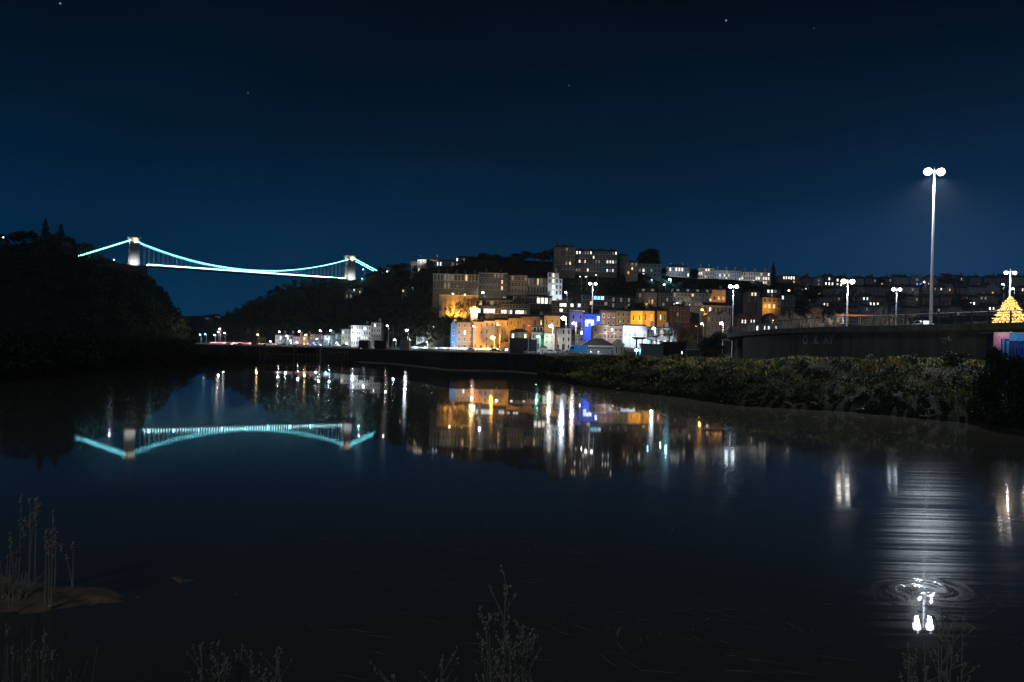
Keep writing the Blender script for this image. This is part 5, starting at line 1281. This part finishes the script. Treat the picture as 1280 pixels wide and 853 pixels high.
bush('shrub', 'small shrub on the bank beside the wall under the graffiti', 1128, 1152, 440, 455, 110, 900, .2, 8)

# painted kiosk at the right edge
KD = 90
c = P(1263, 446, KD); zg = min(c.z, ground_at(c.x, KD)); r = empty('painted_kiosk', (c.x, KD, zg)); tag(r, 'pink and blue painted kiosk above the dark hedge at the right edge', 'kiosk')
z0, z1 = P(1263, 438, KD).z-zg, P(1263, 417, KD).z-zg
x0, x1 = (1241-1263)*KD/1000, (1292-1263)*KD/1000
PKM = mat('pink_boards', (.65,.28,.38), var=.35, scale=3); BKM = mat('blue_boards', (.06,.26,.5), var=.4, scale=3); NAV = mat('navy_boards', (.02,.05,.16), var=.3, scale=3)
MB().box(x0+.75, x1, .05, 2.6, -.5, z1-.05).build('wall', NAV, r)
MB().box(x0, x0+1.75, -.08, 0.045, z1-.62, z1).box(x0, x0+.82, -.08, .045, z0-.05, z1-.623).build('pink_panel', PKM, r)
MB().box(x0+1.753, x1, -.06, .045, z1-.85, z1-.06).build('blue_panel', BKM, r)
MB().box(x0+1.0, x0+1.25, -.05, .045, -.5, z1-.63).box(x0+1.5, x0+1.75, -.05, .045, -.5, z1-.86).build('posts', BKM, r)
MB().box(x0-.1, x1+.1, -.25, 2.7, z1+.003, z1+.1).build('roof', GREY, r)
fb_ = MB()
for k in range(7): xx = x0+2.3+.3*k; fb_.box(xx-.045, xx+.045, -.4, -.34, .3, z0+.55)
fb_.box(x0+2.2, x1, -.41, -.33, z0+.553, z0+.62).build('fence_rail', mat('blue_paint', (.03,.08,.6), var=.1), r)
wl = MB().box(x0+1.0, x0+1.3, -1.3, -.26, z1+.15, z1+.22).box(x0+1.0, x0+1.3, -1.5, -1.2, z1+.1, z1+.14).build('lamp', DSTEEL, r)  # bracket lamp added to light the painted front
point(r, (x0+1.15, -1.45, z1+.0), (1,.92,.95), 55, .08)
point(r, (x0+3.2, -1.3, z1+.0), (.5,.7,1), 30, .08)
MB().box(x0+3.05, x0+3.35, -1.35, -.26, z1+.15, z1+.22).build('lamp', DSTEEL, r)  # second added bracket lamp, brightening the blue side

# golden christmas tree on the flyover
c = P(1262, 404.5, 116); zb = ZT-.64; r = empty('christmas_tree', (c.x, 116, zb)); tag(r, 'cone shaped christmas tree covered in golden lights behind the railing', 'tree')
Ht = P(1262, 371, 116).z-zb; Rt = 22.5*.116
C, Bp = [], []
g = np.random.default_rng(3)
for k in range(5200):
    t = g.random()**1.5*.98; tier = (t*9) % 1; rad = Rt*(1-t)**.72*(.8+.2*(1-tier))*math.sqrt(g.random()*.75+.25); a = g.random()*2*pi
    C.append((rad*math.cos(a), rad*math.sin(a), .25+t*(Ht-.25) - .18*(rad/Rt)))
for k in range(6500):
    t = g.random()**1.5*.99; tier = (t*6+.5*math.sin(t*40)) % 1; rad = Rt*(1-t)**.74*(.78+.26*(1-tier))*(.6+.4*g.random()); a = g.random()*2*pi; rad *= max(.5, 1+.10*g.normal()); Bp.append((rad*math.cos(a), rad*math.sin(a), .25+t*(Ht-.2)-.18*(rad/Rt)))
GOLD = emit('gold_bulb', (1, .60, .15), 2.3)
obj('crown', quads('crown', leafquads(np.array(C), .22), LEAF, g.choice(3, len(C))), r)
MB().tube((0,0,-.2), (0,0,Ht*.95), .12, .02, 7).build('trunk', BARK, r)
Bp = np.array(Bp)
stuff(obj('light', quads('light', leafquads(np.repeat(Bp, 2, 0), .16), [GOLD], np.zeros(len(Bp)*2)), r))
for k in range(4): point(r, (Rt*.75*math.cos(k*1.57+.6), Rt*.75*math.sin(k*1.57+.6)-.5, Ht*(.25+.12*k)), (1,.6,.15), 25, .2)

# ------------------------------------------------------------------ bank grass
n = 60000
q = NR.uniform(674, 1330, n); t = NR.random(n)**.9
Q = []
dw = np.interp(q, *zip(*WLT)); dt = np.interp(q, *zip(*TPT)); D = dw + (dt-dw+3)*(.05+.95*t)
keep = np.sin(q*.045+D*.2)*.5 + np.sin(q*.12-D*.33)*.4 + NR.normal(0, .5, n) + (t-.35)*1.4 > -.15
q, D, t = q[keep], D[keep], t[keep]
Z = np.array([groundz(a, b) for a, b in zip(q, D)])
Xg = (q-640)/1000*D
lush = .5+.5*np.sin(Xg*.31+1)*np.sin(D*.27)
hgt = (.10+.36*lush+.22*(t > .85))*(.6+.8*NR.random(len(q)))
an = NR.uniform(0, 2*pi, len(q)); wdt = .05+.06*NR.random(len(q)); lean = NR.normal(0, .45, (len(q), 2))*hgt[:,None]
b0 = np.stack([Xg-np.cos(an)*wdt, D-np.sin(an)*wdt, Z-.08], 1); b1 = np.stack([Xg+np.cos(an)*wdt, D+np.sin(an)*wdt, Z-.08], 1)
tp = np.stack([Xg+lean[:,0], D+lean[:,1], Z+hgt], 1)
V = np.stack([b0, b1, tp+np.stack([np.cos(an)*wdt*.3, np.sin(an)*wdt*.3, 0*an], 1), tp-np.stack([np.cos(an)*wdt*.3, np.sin(an)*wdt*.3, 0*an], 1)], 1)
pm = np.sin(Xg*.5+D*.13)+np.sin(D*.6)*.7+NR.normal(0, .6, len(q))
mi = np.where(pm > .55, 1, np.where(pm < -.9, 2, 0))
stuff(obj('bank_grass', quads('bank_grass', V, GRASS, mi)))
# tangled low growth (brambles) in clumps on the bank face
sp = []
for k in range(300):
    a = R.uniform(690, 1300); tt = R.random(); D = itp(a, WLT)+(itp(a, TPT)-itp(a, WLT))*(.015+.85*tt**1.3); sp.append(((a-640)/1000*D, D, groundz(a, D)-.3, R.choice([.09,.12,.14,.18,.3])))
for k in range(170):
    a = R.uniform(690, 1290); tt = R.uniform(0, .10); D = itp(a, WLT)+(itp(a, TPT)-itp(a, WLT))*tt; sp.append(((a-640)/1000*D, D, groundz(a, D)-.2, R.choice([.07,.1,.13])))
woodland('bank_brambles', sp, .22, 70, 6, 12)
# drift wood caught at the waterline, each a branch of its own
for k, (px, D, ln_, lab) in enumerate(((988,92.5,2.4,'curved pale twig branch at the waterline under the flyover'), (1022,91.5,2.6,'second curved twig branch right of the first at the waterline'), (905,100,1.6,'pale tangled twigs at the foot of the bank, left'), (945,95.5,2.2,'wet branch lying along the waterline below the graffiti'),
        (1082,88.5,3.0,'long straight driftwood leaning from the bank'), (1160,81.5,2.4,'low driftwood lying along the right waterline'), (775,127,2.2,'pale washed up twigs at the left of the bank'))):
    x = uv(px, 510)[0]/1000*D; g = random.Random(200+k); r = empty('driftwood', (x, D, .02)); tag(r, lab, 'driftwood')
    m_ = MB(); p = Vector((-.3*ln_, .3, .55*ln_*(.6 if k < 2 else .25)))
    d = Vector((1, -.15, -.1 if k < 2 else -.05)).normalized()
    for j in range(7):
        q2 = p + d*ln_/7; m_.tube(p, q2, .07-.006*j, .064-.006*j, 6); 
        m_.tube(q2, q2+Vector((g.gauss(0,.3), g.gauss(0,.2), g.uniform(.1,.5))), .03, .01, 4)
        d = (d + Vector((0, g.gauss(0,.1), -.28 if k < 2 else g.gauss(-.02,.12)))).normalized(); p = q2
        if p.z < .02: p.z = .02; d.z = max(d.z, .0)
    m_.build('branch', mat('wet_bleached_wood', (.42,.40,.36), rough=.35, var=.2, scale=4, spec=.6), r)
c = uv(1206, 525); D = 80.0; x = c[0]/1000*D
r = empty('wrecked_trolley', (x, D, .0)); tag(r, 'pale wet tangle of debris at the foot of the right bank', 'debris')
g = random.Random(5); m_ = MB()
for k in range(46):
    a = g.uniform(0, pi); p = Vector((math.cos(a)*1.1+g.gauss(0,.2), g.uniform(-.5,.5), abs(math.sin(a))*.75+g.gauss(0,.1))); m_.tube(p, p+Vector((g.gauss(0,.45), g.gauss(0,.3), g.gauss(0,.2))), .028, .02, 5)
m_.tube((-1.9,-.1,.05), (-.9,0,.65), .05, .04, 6)
m_.build('branches', MATS['wet_bleached_wood'], r)

# ------------------------------------------------------------------ foam on the eddies
V = []
def ribbon(pts, w0):
    for i in range(len(pts)-1):
        a, b = Vector(pts[i]), Vector(pts[i+1]); d = (b-a)
        if d.length < 1e-4: continue
        n_ = Vector((-d.y, d.x, 0)).normalized(); wa = w0*math.sin(pi*(i+.15)/(len(pts)-.7)); wb = w0*math.sin(pi*(i+1.15)/(len(pts)-.7))
        V.append([a-n_*wa, b-n_*wb, b+n_*wb, a+n_*wa])
def foam_eddy(px, py, rad, n, flat=.5, w0=.02):
    u, v = uv(px, py); D = 6000/(v-11.5); cx, cy_ = u/1000*D, D
    for k in range(n):
        r0 = rad*math.sqrt(R.uniform(.02, 1)); a0 = R.uniform(0, 2*pi); da = R.uniform(.10, .42)
        ribbon([(cx+r0*(1+.05*j/8)*math.cos(a0+da*j/8), cy_+r0*(1+.05*j/8)*math.sin(a0+da*j/8), .006+.0004*k/n) for j in range(9)], w0*R.uniform(.4,1.3))
foam_eddy(1160,746,1.6,70,w0=.018); foam_eddy(725,772,1.0,16,w0=.014); foam_eddy(930,785,1.6,18,w0=.014); foam_eddy(690,655,5,46,w0=.013); foam_eddy(585,690,2.5,24,w0=.013); foam_eddy(880,800,2.5,20)
for k in range(150):
    px, py = R.uniform(380, 1290), R.uniform(640, 850); u, v = uv(px, py); D = 6000/(v-11.5); x = u/1000*D; L = R.uniform(.15, .9); a = R.gauss(-.15, .25)
    ribbon([(x+L*j/6*math.cos(a), D+L*j/6*math.sin(a)+.04*math.sin(j), .0075) for j in range(7)], R.uniform(.008,.022))
o = stuff(obj('river_foam', quads('river_foam', np.array([[tuple(p) for p in qd] for qd in V]), [mat('foam', (.40,.38,.33), var=.1)], np.zeros(len(V)))))

# ------------------------------------------------------------------ foreground mud and dead weeds
def mound(name, px0, px1, py0, py1, h, label_struct, seed, n=22):
    a, b = uv(px0, (py0+py1)/2), uv(px1, (py0+py1)/2); yn, yf = uv((px0+px1)/2, py1)[1], uv((px0+px1)/2, py0)[1]
    Dn, Df = 6000/(yn-11.5), 6000/(yf-11.5); Dm = (Dn+Df)/2; x0, x1 = a[0]/1000*Dm, b[0]/1000*Dm; g = random.Random(seed); mb = MB()
    ph = [g.uniform(0, 6) for _ in range(4)]
    cols = []
    for i in range(n*2+1):
        s = i/(n*2); x = x0+(x1-x0)*s; col = []
        w_ = (min(1, s*6)*(1-s**2.6)**1.1 if h > .2 else math.sin(pi*s)**.9*(1-.5*s))*(1+.10*math.sin(9*s+ph[0])+.05*math.sin(31*s+ph[3])); 
        for j in range(n+1):
            t = j/n*2-1; k = max(0, 1-t*t)
            col.append((x, (Dn+Df)/2 + t*(Df-Dn)/2*w_ + .12*math.sin(s*11+ph[1]), -.06 + h*(k**.7)*w_ + (.03*math.sin(x*5+ph[2]+t*3) + .02*math.sin(t*9+x*7) + .014*math.sin(x*17-t*6) + g.uniform(-.008,.008))*min(1,k*2)*min(1,h*4)))
        cols.append(col)
    grid(name, cols, MUD)
mound('mud_spit', -120, 190, 722, 776, .24, None, 1)
mound('mud_spit', 205, 262, 719.5, 729.5, .12, None, 2)
def weed(label, px, yt, D, zb, seed, n=5, spread=.12, group=None, heads=True, cat='plant', hr=.02, name='dead_weed', branch=6, thick=.008):
    t = P(px, yt, D); h = t.z-zb; g = random.Random(seed); r = empty(name, (t.x, D, zb)); tag(r, label, cat, group)
    s_, hd = MB(), MB()
    for k in range(n):
        bx, by = g.gauss(0, spread*.35), g.gauss(0, spread*.35); hh = h*(1 if k == 0 else g.uniform(.62, 1.0)); lx, ly = (0 if k == 0 else max(-1.6*spread, min(1.6*spread, g.gauss(0, spread)))), g.gauss(0, spread)
        pts = [Vector((bx+lx*(j/6)**1.6, by+ly*(j/6)**1.6, -.15+(hh+.15)*j/6)) for j in range(7)]
        if k == 0: pts = [Vector((0,by*(1-j/6),-.15+(hh+.15)*j/6)) for j in range(7)]
        for j in range(6): s_.tube(pts[j], pts[j+1], thick*(1-.09*j), thick*(1-.09*(j+1)), 5, cap=False)
        if heads:
            for b_ in range(branch):
                f = g.uniform(.66, .98); i = min(5, int(f*6)); p = pts[i].lerp(pts[i+1], f*6-i); d = Vector((g.gauss(0,.45), g.gauss(0,.45), 1)).normalized(); L = h*g.uniform(.03,.085)
                e = p+d*L; s_.tube(p, e, thick*.5, thick*.3, 4, cap=False)
                for c_ in range(5): hd.ball(p.lerp(e, g.uniform(.55,1.05))+Vector((g.gauss(0,hr*.5),g.gauss(0,hr*.5),g.gauss(0,hr*.4))), hr*g.uniform(.3,.65), nu=5, nv=4)
            for c_ in range(8): hd.ball(pts[6]+Vector((g.gauss(0,hr*.5),g.gauss(0,hr*.5),g.uniform(-4,1)*hr)), hr*g.uniform(.3,.7), nu=5, nv=4)
    s_.build('stem', STRAWM, r)
    if heads: stuff(hd.build('seed_head', SEEDM, r))
    return r
for k, (px, yt, yb, lab) in enumerate(((27,620,745,'tallest dead stalk at the left of the mud spit'), (38,624,740,'straight dead stalk beside the tallest on the mud spit'), (46,622,742,'dead stalk third from the left edge on the mud spit'), (58,662,760,'shorter dead stalk in the middle of the mud spit clump'), (66,640,762,'bushy topped dead stalk on the mud spit'), (70,664,748,'thin dead stalk right of the bushy topped one'), (92,678,738,'single leaning dead stalk near the tip of the mud spit'), (14,668,768,'dead stalk nearest the left edge on the mud spit'))):
    D = 6000/(uv(px, yb)[1]-11.5); weed(lab, px, yt, D, .2, 300+k, n=2, spread=.1, hr=.035, branch=7, thick=.016)
def zz(px, py, D): return P(px, py, D).z
for k, (px, yt, D, n_, sp_, lab) in enumerate(((274,803,6.0,6,.065,'grey dead seed head clump at bottom left, left one of three'), (315,815,6.1,7,.07,'grey dead seed head clump at bottom left, middle one of three'), (346,811,6.0,6,.065,'grey dead seed head clump at bottom left, right one of three'), (492,846,6.0,3,.03,'tiny dead seed head just showing at the bottom edge'), (552,826,6.0,5,.05,'small dead seed head left of the tall dead weed'),
        (632,734,6.0,7,.075,'tallest dead weed with forked stems at the bottom centre'), (655,783,6.0,6,.08,'shorter dead weed crowding the right of the tallest one'), (613,772,6.1,3,.07,'thin dead weed leaning left of the tallest one'),
        (1136,806,7.2,5,.08,'dark dead weed under the lamp reflection, left'), (1178,760,7.3,6,.10,'tall dark dead weed right of the lamp reflection'), (1204,775,7.2,6,.09,'dark dead weed furthest right at the bottom edge'))):
    zb = 4.3-.80*(D-1.5)-.1; weed(lab, px, yt, D, zb, 400+k, n=int(n_*1.6), spread=sp_, hr=.017, branch=15, thick=.0085)
for k in range(16):
    px = R.uniform(-6, 68); yt = R.uniform(776, 838); weed('dead grass stem in the tuft at the bottom left corner', px, yt, 6.2, .75, 500+k, n=4, spread=.22, heads=k % 3 == 0, group='dead grass stems at the bottom left corner', name='grass_tuft', hr=.02, branch=3, thick=.006)
for k in range(10):
    px = R.uniform(-6, 30); yt = R.uniform(690, 740); weed('short dead grass tuft on the left of the mud spit', px, yt, 18.2, .15, 540+k, n=7, spread=.25, heads=False, group='grass tufts on the mud spit', name='grass_tuft', thick=.011)
